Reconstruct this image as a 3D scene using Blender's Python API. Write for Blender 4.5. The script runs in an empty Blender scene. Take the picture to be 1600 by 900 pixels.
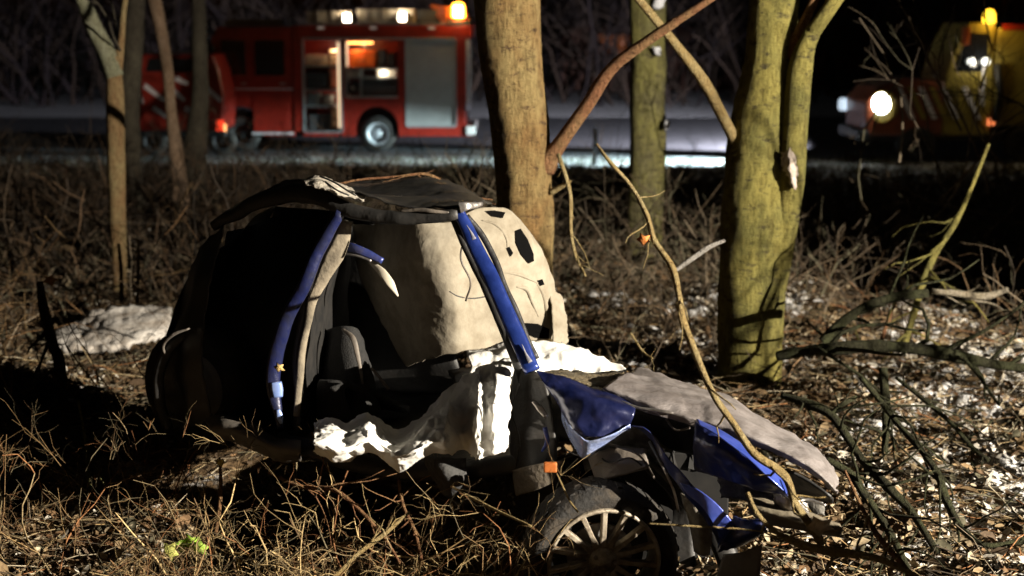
import bpy, math, random
import numpy as np
from mathutils import Vector, noise, Matrix
random.seed(7); rng = np.random.default_rng(7)
R = math.radians
C = bpy.context.scene.collection
S = bpy.context.scene

# ------------------------------------------------------------------ camera
CAMZ, F, HOR = 2.5, 2470.0, 20.0
PITCH = math.atan((450 - HOR) / F)
cam_d = bpy.data.cameras.new("camera"); cam = bpy.data.objects.new("camera", cam_d); C.objects.link(cam)
cam.location = (0, 0, CAMZ); cam.rotation_euler = (math.pi / 2 - PITCH, 0, 0)
cam_d.sensor_width = 36; cam_d.lens = 36 * F / 1600; cam_d.clip_start = 0.1; cam_d.clip_end = 2000
cam_d.dof.use_dof = True; cam_d.dof.focus_distance = 7.0; cam_d.dof.aperture_fstop = 2.0
S.camera = cam
S.view_settings.view_transform = 'Standard'; S.view_settings.look = 'None'; S.view_settings.exposure = 0; S.view_settings.gamma = 1
S.cycles.use_denoising = True
S.cycles.max_bounces = 5; S.cycles.diffuse_bounces = 2; S.cycles.glossy_bounces = 2; S.cycles.transparent_max_bounces = 6
S.cycles.sample_clamp_indirect = 3

# ------------------------------------------------------------------ night sky
W = bpy.data.worlds.new("World"); S.world = W; W.use_nodes = True
nt = W.node_tree; bg = nt.nodes['Background']
sky = nt.nodes.new('ShaderNodeTexSky'); sky.sky_type = 'NISHITA'; sky.sun_disc = False
sky.sun_elevation = R(1.0); sky.sun_rotation = R(180)
nt.links.new(sky.outputs[0], bg.inputs[0]); bg.inputs[1].default_value = 0.0065

# ------------------------------------------------------------------ the working floodlight (stands out of frame, to the right)
LAMP = Vector((10.2, 0.8, 3.8)); AIM = Vector((0.0, 6.9, 0.8))
FLOOD_W = 28000.0

# ------------------------------------------------------------------ helpers
def P(px, py, d):
    """point seen at (px,py) of the photograph, d metres ahead of the camera"""
    u = (px - 800) / F; v = -(py - 450) / F
    c, s = math.cos(PITCH), math.sin(PITCH)
    y = c + v * s; z = -s + v * c
    k = d / y
    return Vector((u * k, d, CAMZ + z * k))

def gz(x, y):
    x = np.asarray(x, float); y = np.asarray(y, float)
    b = np.interp(y, [0, 6, 11, 20, 31, 34, 2000], [0.2, 0.0, 0.0, -0.3, -0.76, -0.85, -0.85])
    n = 0.05*np.sin(1.7*x+0.6*y+1)+0.04*np.sin(3.1*y-2.2*x)+0.03*np.sin(5.3*x+4.1*y)+0.015*np.sin(11*x-7*y)+0.012*np.sin(17*y+9*x)
    hollow = -0.62*np.exp(-(((x+.58)/.85)**6) - ((y-6.7)/1.15)**6) - .16*np.exp(-(((x+1.9)/.9)**4)-((y-8.3)/.75)**4) + .05*np.exp(-(((x+2.2)/.8)**2)-((y-7.15)/.35)**2)
    hollow = hollow + 1.05*np.exp(-(((x-2.6)/.45)**4) - ((y-4.85)/.72)**4)  # mound added outside the view to shade the hollow
    return b + hollow + n * np.clip((35 - y) / 8, 0, 1)

MATS = {}
def mat(name, col, rough=0.8, metal=0.0, col2=None, scale=8.0, bump=0.0, bscale=None, spec=0.5, coat=0.0,
        emit=None, estr=0.0, detail=6, contrast=(0.35, 0.65), stretch=(1, 1, 1), sheen=0.0, trans=0.0):
    if name in MATS: return MATS[name]
    m = bpy.data.materials.new(name); m.use_nodes = True; t = m.node_tree; b = t.nodes['Principled BSDF']
    b.inputs['Base Color'].default_value = (*col, 1); b.inputs['Roughness'].default_value = rough
    b.inputs['Metallic'].default_value = metal; b.inputs['Specular IOR Level'].default_value = spec
    b.inputs['Coat Weight'].default_value = coat; b.inputs['Coat Roughness'].default_value = 0.12
    if trans: b.inputs['Transmission Weight'].default_value = trans
    if emit:
        b.inputs['Emission Color'].default_value = (*emit, 1); b.inputs['Emission Strength'].default_value = estr
    tc = t.nodes.new('ShaderNodeTexCoord'); mp = t.nodes.new('ShaderNodeMapping'); mp.inputs['Scale'].default_value = stretch
    t.links.new(tc.outputs['Object'], mp.inputs[0])
    if col2 is not None:
        n = t.nodes.new('ShaderNodeTexNoise'); n.inputs['Scale'].default_value = scale; n.inputs['Detail'].default_value = detail
        n.inputs['Roughness'].default_value = 0.65
        r = t.nodes.new('ShaderNodeValToRGB'); r.color_ramp.elements[0].position = contrast[0]; r.color_ramp.elements[1].position = contrast[1]
        r.color_ramp.elements[0].color = (*col, 1); r.color_ramp.elements[1].color = (*col2, 1)
        t.links.new(mp.outputs[0], n.inputs['Vector']); t.links.new(n.outputs['Fac'], r.inputs[0]); t.links.new(r.outputs[0], b.inputs['Base Color'])
    if bump:
        n2 = t.nodes.new('ShaderNodeTexNoise'); n2.inputs['Scale'].default_value = bscale or scale * 3; n2.inputs['Detail'].default_value = 5
        bp = t.nodes.new('ShaderNodeBump'); bp.inputs['Strength'].default_value = bump; bp.inputs['Distance'].default_value = 0.02
        t.links.new(mp.outputs[0], n2.inputs['Vector']); t.links.new(n2.outputs['Fac'], bp.inputs['Height']); t.links.new(bp.outputs[0], b.inputs['Normal'])
    MATS[name] = m
    return m

def vcol_mat(name, rough=0.85, spec=0.2):
    m = bpy.data.materials.new(name); m.use_nodes = True; t = m.node_tree; b = t.nodes['Principled BSDF']
    a = t.nodes.new('ShaderNodeAttribute'); a.attribute_name = 'col'
    tc = t.nodes.new('ShaderNodeTexCoord'); n = t.nodes.new('ShaderNodeTexNoise'); n.inputs['Scale'].default_value = 60
    mx = t.nodes.new('ShaderNodeMix'); mx.data_type = 'RGBA'; mx.blend_type = 'MULTIPLY'; mx.inputs[0].default_value = 0.7
    r = t.nodes.new('ShaderNodeValToRGB'); r.color_ramp.elements[0].position = .35; r.color_ramp.elements[0].color = (.45, .42, .4, 1); r.color_ramp.elements[1].position = .6
    t.links.new(tc.outputs['Object'], n.inputs['Vector']); t.links.new(n.outputs['Fac'], r.inputs[0])
    t.links.new(a.outputs['Color'], mx.inputs[6]); t.links.new(r.outputs[0], mx.inputs[7])
    t.links.new(mx.outputs[2], b.inputs['Base Color']); b.inputs['Roughness'].default_value = rough; b.inputs['Specular IOR Level'].default_value = spec
    return m

def tag(o, label=None, cat=None, group=None, kind=None):
    if label: o['label'] = label
    if cat: o['category'] = cat
    if group: o['group'] = group
    if kind: o['kind'] = kind
    return o
def thing(name, loc, label, cat, group=None, rz=0):
    o = bpy.data.objects.new(name, None); C.objects.link(o); o.location = loc; o.rotation_euler = (0, 0, rz)
    o.empty_display_size = 0.2
    return tag(o, label, cat, group)

class MB:
    def __init__(s): s.v = []; s.f = []
    def add(s, vs, fs):
        k = len(s.v); s.v += [tuple(v) for v in vs]; s.f += [tuple(i + k for i in f) for f in fs]; return s
    def box(s, x0, x1, y0, y1, z0, z1):
        return s.add([(x0,y0,z0),(x1,y0,z0),(x1,y1,z0),(x0,y1,z0),(x0,y0,z1),(x1,y0,z1),(x1,y1,z1),(x0,y1,z1)],
              [(0,3,2,1),(4,5,6,7),(0,1,5,4),(1,2,6,5),(2,3,7,6),(3,0,4,7)])
    def prism(s, poly, y0, y1):          # polygon in x,z, counter-clockwise seen from -y
        n = len(poly); vs = [(a, y0, b) for a, b in poly] + [(a, y1, b) for a, b in poly]
        fs = [tuple(range(n)), tuple(range(2*n-1, n-1, -1))] + [(i, i+n, (i+1) % n + n, (i+1) % n) for i in range(n)]
        return s.add(vs, fs)
    def prism_x(s, poly, x0, x1):        # polygon in y,z
        n = len(poly); vs = [(x0, a, b) for a, b in poly] + [(x1, a, b) for a, b in poly]
        fs = [tuple(range(n-1, -1, -1)), tuple(range(n, 2*n))] + [(i, (i+1) % n, (i+1) % n + n, i+n) for i in range(n)]
        return s.add(vs, fs)
    def tube(s, pts, rad, n=10, cap=True, flat=None):
        pts = [Vector(p) for p in pts]; N = len(pts)
        if not hasattr(rad, '__len__'): rad = [rad]*N
        k = len(s.v); up = Vector((0.13, 0.2, 1)).normalized()
        for i, p in enumerate(pts):
            t = (pts[min(i+1, N-1)] - pts[max(i-1, 0)]).normalized()
            a = t.cross(up);
            if a.length < .05: a = t.cross(Vector((1, 0, 0)))
            a.normalize(); b = a.cross(t)
            for j in range(n):
                w = 2*math.pi*j/n
                s.v.append(tuple(p + (a*math.cos(w) + b*math.sin(w)*(flat or 1))*rad[i]))
        for i in range(N-1):
            for j in range(n):
                s.f.append((k+i*n+j, k+i*n+(j+1) % n, k+(i+1)*n+(j+1) % n, k+(i+1)*n+j))
        if cap: s.f.append(tuple(k+j for j in range(n-1, -1, -1))); s.f.append(tuple(k+(N-1)*n+j for j in range(n)))
        return s
    def lathe(s, prof, n=32, M=None):    # prof: (radius, axial) around local y axis
        k = len(s.v); M = M or Matrix()
        for r, h in prof:
            for j in range(n):
                w = 2*math.pi*j/n
                s.v.append(tuple(M @ Vector((r*math.cos(w), h, r*math.sin(w)))))
        for i in range(len(prof)-1):
            for j in range(n):
                s.f.append((k+i*n+j, k+(i+1)*n+j, k+(i+1)*n+(j+1) % n, k+i*n+(j+1) % n))
        return s
    def xf(s, M, start=0):
        s.v[start:] = [tuple(M @ Vector(v)) for v in s.v[start:]]; return s
    def build(s, name, m, parent=None, world=True, smooth=False, bevel=0, solid=0, sub=0):
        me = bpy.data.meshes.new(name)
        off = parent_off(parent) if (world and parent) else Vector((0, 0, 0))
        me.from_pydata([(a-off.x, b-off.y, c-off.z) for a, b, c in s.v], [], s.f)
        me.materials.append(m)
        if smooth: me.polygons.foreach_set('use_smooth', [True]*len(me.polygons))
        me.update()
        o = bpy.data.objects.new(name, me); C.objects.link(o)
        if parent: o.parent = parent
        if solid: q = o.modifiers.new('s', 'SOLIDIFY'); q.thickness = solid; q.offset = 0
        if bevel: q = o.modifiers.new('b', 'BEVEL'); q.width = bevel; q.segments = 2; q.limit_method = 'ANGLE'
        if sub: q = o.modifiers.new('u', 'SUBSURF'); q.levels = q.render_levels = sub
        return o
def parent_off(p):
    v = Vector((0, 0, 0))
    while p: v += p.location; p = p.parent
    return v

def catmull(pts, n):
    A = np.array([list(p) for p in pts], float); N = len(A)
    E = np.vstack([2*A[0]-A[1], A, 2*A[-1]-A[-2]])
    t = np.linspace(0, N-1, n); i = np.minimum(t.astype(int), N-2); f = (t-i)[:, None]
    p0, p1, p2, p3 = E[i], E[i+1], E[i+2], E[i+3]
    return 0.5*((2*p1)+(-p0+p2)*f+(2*p0-5*p1+4*p2-p3)*f**2+(-p0+3*p1-3*p2+p3)*f**3)

def sheet(name, rows, m, parent, nu=40, nv=24, amp=0.0, freq=4.0, thick=0.004, ridge=False, seed=0, hole=None, smooth=True, edge=0.0, amp2=0, freq2=20):
    """curved panel through a grid of control points (list of rows of world points)"""
    G = np.array([[list(p) for p in r] for r in rows], float)
    a = np.stack([catmull(r, nu) for r in G])             # rows x nu
    b = np.stack([catmull(a[:, j], nv) for j in range(nu)], 1)   # nv x nu
    du = np.gradient(b, axis=1); dv = np.gradient(b, axis=0)
    nrm = np.cross(du, dv); nrm /= (np.linalg.norm(nrm, axis=2, keepdims=True)+1e-9)
    V = []
    for i in range(nv):
        for j in range(nu):
            p = Vector(b[i, j]); q = p*freq + Vector((seed*3.1, seed*1.7, 0))
            k = noise.noise(q)
            if ridge: k = 0.6*(1-2*abs(k)) + 0.5*(1-2*abs(noise.noise(q*2.1)))-.5
            k *= amp
            if amp2 > 0: k += amp2*noise.noise(p*freq2)
            elif amp2 < 0:      # sharp creases
                k += -amp2*(abs(noise.noise(p*freq2))+.5*abs(noise.noise(p*freq2*2.3+Vector((3, 1, 2))))+.25*abs(noise.noise(p*freq2*4.7)))
            w = Vector(nrm[i, j])*k
            if edge and (i in (0, nv-1) or j in (0, nu-1)):
                w += Vector((noise.noise(q*5), noise.noise(q*5+Vector((9, 0, 0))), noise.noise(q*5+Vector((0, 9, 0)))))*edge
            V.append(p+w)
    Fs = []
    for i in range(nv-1):
        for j in range(nu-1):
            if hole and hole((j+.5)/(nu-1), (i+.5)/(nv-1)): continue
            Fs.append((i*nu+j, i*nu+j+1, (i+1)*nu+j+1, (i+1)*nu+j))
    mb = MB(); mb.add(V, Fs)
    return mb.build(name, m, parent, smooth=smooth, solid=thick)

def tubes_np(Pts, Rad, sides=3):
    """Pts N,K,3  Rad N,K -> verts, quads (numpy)"""
    N, K, _ = Pts.shape
    t = np.gradient(Pts, axis=1); t /= np.linalg.norm(t, axis=2, keepdims=True)+1e-9
    ref = np.array([0.31, 0.17, 0.93]); a = np.cross(t, ref); a /= np.linalg.norm(a, axis=2, keepdims=True)+1e-9
    b = np.cross(t, a)
    ang = 2*np.pi*np.arange(sides)/sides
    V = Pts[:, :, None, :] + Rad[:, :, None, None]*(a[:, :, None, :]*np.cos(ang)[None, None, :, None] + b[:, :, None, :]*np.sin(ang)[None, None, :, None])
    idx = np.arange(N*K*sides).reshape(N, K, sides)
    q = np.stack([idx[:, :-1, :], np.roll(idx, -1, 2)[:, :-1, :], np.roll(idx, -1, 2)[:, 1:, :], idx[:, 1:, :]], -1)
    return V.reshape(-1, 3), q.reshape(-1, 4)

def np_mesh(name, V, Q, m, cols=None, kind=None, smooth=False, parent=None):
    me = bpy.data.meshes.new(name); k = Q.shape[1]
    me.vertices.add(len(V)); me.vertices.foreach_set('co', V.astype(np.float32).ravel())
    me.loops.add(Q.size); me.loops.foreach_set('vertex_index', Q.astype(np.int32).ravel())
    me.polygons.add(len(Q)); me.polygons.foreach_set('loop_start', np.arange(0, Q.size, k, dtype=np.int32))
    me.polygons.foreach_set('loop_total', np.full(len(Q), k, dtype=np.int32))
    if smooth: me.polygons.foreach_set('use_smooth', np.ones(len(Q), bool))
    me.materials.append(m); me.update(calc_edges=True)
    if cols is not None:
        a = me.attributes.new('col', 'FLOAT_COLOR', 'POINT')
        a.data.foreach_set('color', np.hstack([cols, np.ones((len(cols), 1))]).astype(np.float32).ravel())
    o = bpy.data.objects.new(name, me); C.objects.link(o)
    if kind: o['kind'] = kind
    return o

def walks(start, dirs, length, K=7, wob=0.35, droop=0.0):
    """N random bent stems"""
    N = len(start); pts = [start]; d = dirs/np.linalg.norm(dirs, axis=1, keepdims=True)
    for k in range(K-1):
        d = d + rng.normal(0, wob, (N, 3))*0.5; d[:, 2] -= droop
        d /= np.linalg.norm(d, axis=1, keepdims=True)
        pts.append(pts[-1] + d*(length/(K-1))[:, None])
    return np.stack(pts, 1)

def thicket(name, start, length, rad, label, cat, up=0.8, kids=3, wob=0.5, droop=0.05, palette=None, m=None, gen=2, floor=True):
    N = len(start)
    d = rng.normal(0, 0.6, (N, 3)); d[:, 2] = np.abs(d[:, 2])*0.5 + up
    A = walks(start, d, length, 8, wob, droop); Rr = rad[:, None]*np.linspace(1, .45, 8)[None]
    allV, allQ, allC = [], [], []; base = 0
    cur = (A, Rr, length)
    for g in range(gen+1):
        A, Rr, L = cur
        if floor:
            gnd = gz(A[..., 0], A[..., 1]) - 0.02
            A[..., 2] = np.where(A[..., 2] < gnd, 2*gnd - A[..., 2], A[..., 2])
        V, Q = tubes_np(A, Rr)
        pal = np.array(palette); c = pal[rng.integers(0, len(pal), len(A))]*rng.uniform(.6, 1.25, (len(A), 1))
        allV.append(V); allQ.append(Q+base); allC.append(np.repeat(c, A.shape[1]*3, 0)); base += len(V)
        if g == gen: break
        n = len(A)*kids; pi = rng.integers(0, len(A), n); ki = rng.integers(2, A.shape[1]-1, n)
        st = A[pi, ki]; dd = A[pi, ki]-A[pi, ki-1]; dd /= np.linalg.norm(dd, axis=1, keepdims=True)+1e-9
        dd = dd + rng.normal(0, .6, (n, 3)); LL = L[pi]*rng.uniform(.25, .6, n)
        AA = walks(st, dd, LL, 5, wob, droop*.6); RR = (Rr[pi, ki]*.6)[:, None]*np.linspace(1, .5, 5)[None]
        cur = (AA, RR, LL)
    o = np_mesh(name, np.vstack(allV), np.vstack(allQ), m, np.vstack(allC), 'stuff')
    return tag(o, label, cat)

# ------------------------------------------------------------------ ground
def ground_mat():
    m = bpy.data.materials.new('forest_floor'); m.use_nodes = True; t = m.node_tree; b = t.nodes['Principled BSDF']; L = t.links.new
    tc = t.nodes.new('ShaderNodeTexCoord'); sep = t.nodes.new('ShaderNodeSeparateXYZ'); L(tc.outputs['Object'], sep.inputs[0])
    n1 = t.nodes.new('ShaderNodeTexNoise'); n1.inputs['Scale'].default_value = 9; n1.inputs['Detail'].default_value = 8; n1.inputs['Roughness'].default_value = .7
    n2 = t.nodes.new('ShaderNodeTexNoise'); n2.inputs['Scale'].default_value = 1.3; n2.inputs['Detail'].default_value = 10; n2.inputs['Roughness'].default_value = .72
    L(tc.outputs['Object'], n1.inputs[0]); L(tc.outputs['Object'], n2.inputs[0])
    r1 = t.nodes.new('ShaderNodeValToRGB'); e = r1.color_ramp.elements; e[0].position = .3; e[0].color = (.035, .024, .014, 1); e[1].position = .7; e[1].color = (.14, .09, .045, 1)
    L(n1.outputs[0], r1.inputs[0])
    # snow cover: patches in the wood, thick on the two verges of the road
    def mr(a, b_, c, d, src):
        k = t.nodes.new('ShaderNodeMapRange'); k.inputs[1].default_value = a; k.inputs[2].default_value = b_; k.inputs[3].default_value = c; k.inputs[4].default_value = d
        k.interpolation_type = 'SMOOTHSTEP'; L(src, k.inputs[0]); return k.outputs[0]
    def mth(op, a, b_=None, clamp=False):
        k = t.nodes.new('ShaderNodeMath'); k.operation = op; k.use_clamp = clamp
        for i, q in enumerate([a, b_]):
            if q is None: continue
            if isinstance(q, (int, float)): k.inputs[i].default_value = q
            else: L(q, k.inputs[i])
        return k.outputs[0]
    Y = sep.outputs['Y']; X = sep.outputs['X']
    verge = mth('ADD', mr(29.5, 33.0, 0, .40, Y), mr(50, 53, 0, .10, Y))
    right = mr(0.5, 3.0, 0, .17, X); rnear = mr(15, 10, 0, 1, Y); right = mth('MULTIPLY', right, rnear)
    s = mth('ADD', n2.outputs[0], mth('ADD', verge, right))
    mask = mr(.60, .72, 0, 1, s)
    mx = t.nodes.new('ShaderNodeMix'); mx.data_type = 'RGBA'; L(mask, mx.inputs[0]); L(r1.outputs[0], mx.inputs[6]); mx.inputs[7].default_value = (.68, .68, .68, 1)
    L(mx.outputs[2], b.inputs['Base Color']); b.inputs['Roughness'].default_value = .9; b.inputs['Specular IOR Level'].default_value = .15
    bp = t.nodes.new('ShaderNodeBump'); bp.inputs['Strength'].default_value = 1; bp.inputs['Distance'].default_value = .06
    n3 = t.nodes.new('ShaderNodeTexNoise'); n3.inputs['Scale'].default_value = 22; n3.inputs['Detail'].default_value = 6; L(tc.outputs['Object'], n3.inputs[0])
    L(n3.outputs[0], bp.inputs['Height']); L(bp.outputs[0], b.inputs['Normal'])
    return m
def axis(lo, a, b, hi, st):
    c = list(np.arange(a, b, st)); s = st; x = c[-1]
    while x < hi: s *= 1.16; x += s; c.append(x)
    s = st; x = c[0]; pre = []
    while x > lo: s *= 1.25; x -= s; pre.append(x)
    return np.array(pre[::-1]+c)
xs = axis(-500, -5, 6, 500, .055); ys = axis(-60, 4, 17, 900, .06)
X, Y = np.meshgrid(xs, ys); Z = gz(X, Y); Z += np.where((Y < 34) & (Y > 3), rng.normal(0, .012, Z.shape), 0)
idx = np.arange(X.size).reshape(X.shape)
Q = np.stack([idx[:-1, :-1], idx[:-1, 1:], idx[1:, 1:], idx[1:, :-1]], -1).reshape(-1, 4)
np_mesh('ground', np.stack([X, Y, Z], -1).reshape(-1, 3), Q, ground_mat(), kind='structure', smooth=True)
asphalt = mat('asphalt', (.035, .036, .04), .7, col2=(.075, .075, .08), scale=3, bump=.3, bscale=90)
MB().box(-400, 400, 36.6, 52, -.95, -.842).build('road', asphalt)['kind'] = 'structure'
wht = mat('road_paint', (.62, .62, .6), .6, col2=(.4, .4, .4), scale=20)
for yy in (37.0, 51.5):
    MB().box(-200, 200, yy, yy+.12, -.85, -.838).build('road_edge_line', wht)['kind'] = 'structure'

# ------------------------------------------------------------------ materials
M_navy = mat('navy_car_paint', (.004, .007, .038), .34, metal=.3, col2=(.014, .018, .07), scale=14, coat=.6, bump=.12, bscale=25)
M_mid = mat('mid_blue_paint_and_glint', (.03, .06, .30), .34, metal=.3, col2=(.07, .10, .42), scale=10, coat=.7, bump=.12, bscale=25)
M_blue = mat('blue_car_paint', (.010, .024, .14), .30, metal=.3, col2=(.018, .04, .21), scale=14, coat=.7, bump=.12, bscale=25)
M_blue_dirty = mat('dirty_blue_paint', (.015, .03, .16), .42, metal=.2, col2=(.07, .062, .075), scale=9, coat=.3, bump=.2, contrast=(.45, .75))
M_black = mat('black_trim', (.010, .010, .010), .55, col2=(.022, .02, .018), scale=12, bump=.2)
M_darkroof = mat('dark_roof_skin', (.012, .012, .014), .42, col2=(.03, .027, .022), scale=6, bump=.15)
M_tan = mat('tan_roof_lining', (.27, .24, .185), .95, col2=(.14, .115, .08), scale=7, bump=.15, bscale=45, spec=.1, contrast=(.42, .78))
M_greycloth = mat('dark_grey_upholstery', (.009, .009, .009), .9, col2=(.018, .017, .016), scale=30, bump=.4, bscale=120)
M_white = mat('white_cloth', (.80, .79, .75), .9, col2=(.70, .68, .63), scale=6, bump=.12, bscale=60, spec=.15)
M_primer = mat('grey_bonnet_skin', (.27, .245, .24), .45, metal=.25, col2=(.13, .11, .10), scale=7, bump=.25, bscale=60, contrast=(.35, .75), stretch=(1, 2.5, 2.5))
M_plastic = mat('grey_plastic', (.09, .08, .07), .6, col2=(.15, .125, .10), scale=10, bump=.2)
M_tyre = mat('tyre_rubber', (.012, .011, .010), .85, col2=(.055, .04, .024), scale=9, bump=.4, bscale=60, contrast=(.45, .8))
M_alloy = mat('muddy_alloy', (.40, .35, .27), .5, metal=.25, col2=(.13, .10, .07), scale=14, bump=.3, bscale=60)
M_metal = mat('bare_metal', (.45, .44, .42), .35, metal=.8, col2=(.25, .22, .2), scale=15, bump=.2)
M_orange = mat('orange_plastic', (.42, .12, .02), .5, col2=(.25, .07, .015), scale=20)

# ------------------------------------------------------------------ wrecked car
def D(px, w): return (6.61 + 1.1*w) / (1 + .000186*(px-800))
def A(px, py, w=0.0): return P(px, py, D(px, w))
car = thing('wrecked_car', A(800, 960, .7), 'crumpled blue car wreck with its doors cut away, roof caved in and nose torn open', 'car')

def strip(name, path, width, m, depth=.05, n=36, parent=None, seed=0, amp=.006, **k):
    """pressed hollow pillar: rounded box section swept along path; path of (px,py,w)"""
    c = catmull([A(*p) for p in path], n)
    wd = width if hasattr(width, '__len__') else [width, width]
    ws = np.interp(np.linspace(0, 1, n), np.linspace(0, 1, len(wd)), wd)
    mb = MB(); prof = []
    for q in range(12):
        a = 2*math.pi*q/12; cx, cy = math.cos(a), math.sin(a)
        prof.append((math.copysign(abs(cx)**.6, cx), math.copysign(abs(cy)**.6, cy)))
    for i in range(n):
        t = Vector(c[min(i+1, n-1)]-c[max(i-1, 0)]).normalized(); view = Vector(c[i]-np.array(cam.location)).normalized()
        s = t.cross(view).normalized(); f = s.cross(t)
        p = Vector(c[i]); j = noise.noise(p*9+Vector((seed, 0, 0)))*amp
        for a, b in prof:
            mb.v.append(tuple(p + s*(a*ws[i]/2 + j) + f*(b*depth/2 + noise.noise(p*14)*amp)))
    for i in range(n-1):
        for q in range(12):
            mb.f.append((i*12+q, i*12+(q+1) % 12, (i+1)*12+(q+1) % 12, (i+1)*12+q))
    mb.f.append(tuple(range(11, -1, -1))); mb.f.append(tuple((n-1)*12+q for q in range(12)))
    return mb.build(name, m, parent or car, smooth=True)

# pillars
M_scuff = mat('scraped_to_primer', (.26, .25, .25), .6, col2=(.08, .085, .14), scale=40)
ap = strip('windscreen_pillar', [(716, 330, .12), (742, 385, .10), (775, 452, .06), (806, 520, .03), (832, 580, .0)], [.05, .062, .07, .07, .075, .07], M_blue, .05, seed=1)
strip('rubber_seal', [(706, 338, .18), (732, 395, .17), (763, 460, .13), (792, 525, .10), (815, 590, .12), (826, 650, .14), (830, 720, .16)], [.03, .035, .04, .045, .05, .055, .06], M_black, .06, seed=2)
strip('rubber_seal', [(728, 338, .15), (760, 378, .17), (786, 440, .13), (812, 502, .10), (838, 560, .07)], .028, M_black, .05, seed=3)
strip('door_pillar', [(531, 328, .05), (508, 375, .03), (478, 435, .0), (449, 500, .0), (430, 560, .0), (427, 610, .0), (438, 668, .0)], [.045, .055, .06, .065, .07, .065, .03], mat('scuffed_navy_paint', (.018, .021, .045), .4, metal=.2, col2=(.010, .015, .075), scale=12, coat=.3, bump=.2), .07, seed=4, amp=.01)
strip('pillar_glint', [(432, 597, -.05), (433, 608, -.05), (434, 620, -.05)], [.05, .055, .045], mat('pale_blue_glint', (.16, .26, .6), .35, metal=.3, col2=(.25, .34, .62), scale=20), .03, n=10, amp=.004)  # glints on the pillar, painted as small pale blue strips
strip('pillar_glint', [(434, 640, -.04), (437, 652, -.04), (439, 662, -.04)], [.02, .035, .015], mat('pale_blue_glint', (.16, .26, .6)), .03, n=10, amp=.004)
strip('pillar_trim', [(541, 345, .12), (524, 400, .12), (496, 450, .10), (479, 510, .10), (470, 570, .08), (463, 650, .06)], [.06, .085, .05, .03, .035, .03], mat('dull_tan_trim', (.25, .21, .15), .9, col2=(.13, .11, .08), scale=10, bump=.4), .03, seed=5, amp=.006)
strip('roof_rail', [(338, 350, .15), (400, 318, .1), (470, 300, .08), (530, 322, .06), (590, 338, .06), (650, 342, .08), (718, 336, .12)], [.05, .07, .09, .07, .06, .06, .05], M_black, .07, seed=6, amp=.012)
strip('roof_rail_highlight', [(628, 330, .06), (665, 329, .06), (702, 333, .09)], [.012, .02, .012], M_plastic, .02, seed=6)  # grey highlight along the rail, laid on as a thin strip
strip('hinge_plate', [(718, 326, .1), (733, 322, .12), (752, 318, .2)], [.05, .035, .02], M_metal, .02, seed=7, n=14, amp=.01)
# roof
def zrow(pxs, pys, ws): return [A(a, b, c) for a, b, c in zip(pxs, pys, ws)]
for q in ([(729, 352, .07), (735, 362, .065), (741, 374, .06)], [(815, 538, -.01), (821, 552, -.015), (829, 566, -.02)]):
    strip('paint_scrape', q, [.003, .008, .02], M_scuff, .012, n=12, amp=.003)
sheet('roof', [zrow([338, 400, 470, 540, 620, 680, 735], [345, 305, 280, 300, 318, 322, 322], [.15]*7),
               zrow([365, 420, 485, 560, 640, 700, 752], [332, 300, 288, 302, 306, 308, 315], [.55]*7),
               zrow([400, 450, 510, 580, 660, 715, 765], [318, 298, 292, 290, 284, 292, 320], [1.0]*7),
               zrow([430, 480, 540, 600, 668, 722, 775], [318, 300, 292, 284, 277, 292, 326], [1.35]*7)], M_darkroof, car, 60, 40, amp=.022, freq=4, thick=.006, edge=.015, amp2=.004, freq2=30)
# torn pale roof edge
sheet('torn_roof_edge', [zrow([466, 492, 520, 548, 572], [281, 274, 280, 296, 308], [.22]*5),
               zrow([478, 498, 518, 540, 566], [290, 292, 300, 310, 314], [.02, .0, .0, .0, .02])], mat('torn_pale_lining', (.42, .38, .31), .8, col2=(.2, .18, .15), scale=20, bump=.5), car, 36, 12, amp=.022, freq=14, thick=.004, edge=.012)
for q in ([(500, 276, .1), (530, 290, .05), (556, 306, .05)], [(508, 284, .0), (528, 298, -.02), (545, 306, .0)]):
    strip('torn_edge_seam', q, .008, M_black, .008, n=12)
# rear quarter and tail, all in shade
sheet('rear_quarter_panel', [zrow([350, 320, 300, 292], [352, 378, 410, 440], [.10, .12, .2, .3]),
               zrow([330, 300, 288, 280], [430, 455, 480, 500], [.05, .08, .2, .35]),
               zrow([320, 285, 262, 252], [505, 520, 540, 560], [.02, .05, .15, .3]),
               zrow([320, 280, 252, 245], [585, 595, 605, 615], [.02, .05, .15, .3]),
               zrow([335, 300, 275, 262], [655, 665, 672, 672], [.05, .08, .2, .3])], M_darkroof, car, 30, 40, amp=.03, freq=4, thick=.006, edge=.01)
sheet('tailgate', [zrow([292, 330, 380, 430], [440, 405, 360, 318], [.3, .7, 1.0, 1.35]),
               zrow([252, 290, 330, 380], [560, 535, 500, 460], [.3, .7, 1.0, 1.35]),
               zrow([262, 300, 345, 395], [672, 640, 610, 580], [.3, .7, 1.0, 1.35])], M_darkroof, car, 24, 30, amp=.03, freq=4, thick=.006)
strip('bumper', [(262, 560, .05), (256, 540, .0), (272, 522, -.02), (296, 514, .0)], [.01, .014, .018, .008], M_plastic, .02, n=18)
strip('bumper', [(262, 668, .1), (250, 630, .05), (250, 585, .05), (266, 545, .05), (292, 520, .08)], .05, M_black, .06, n=24)
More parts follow.
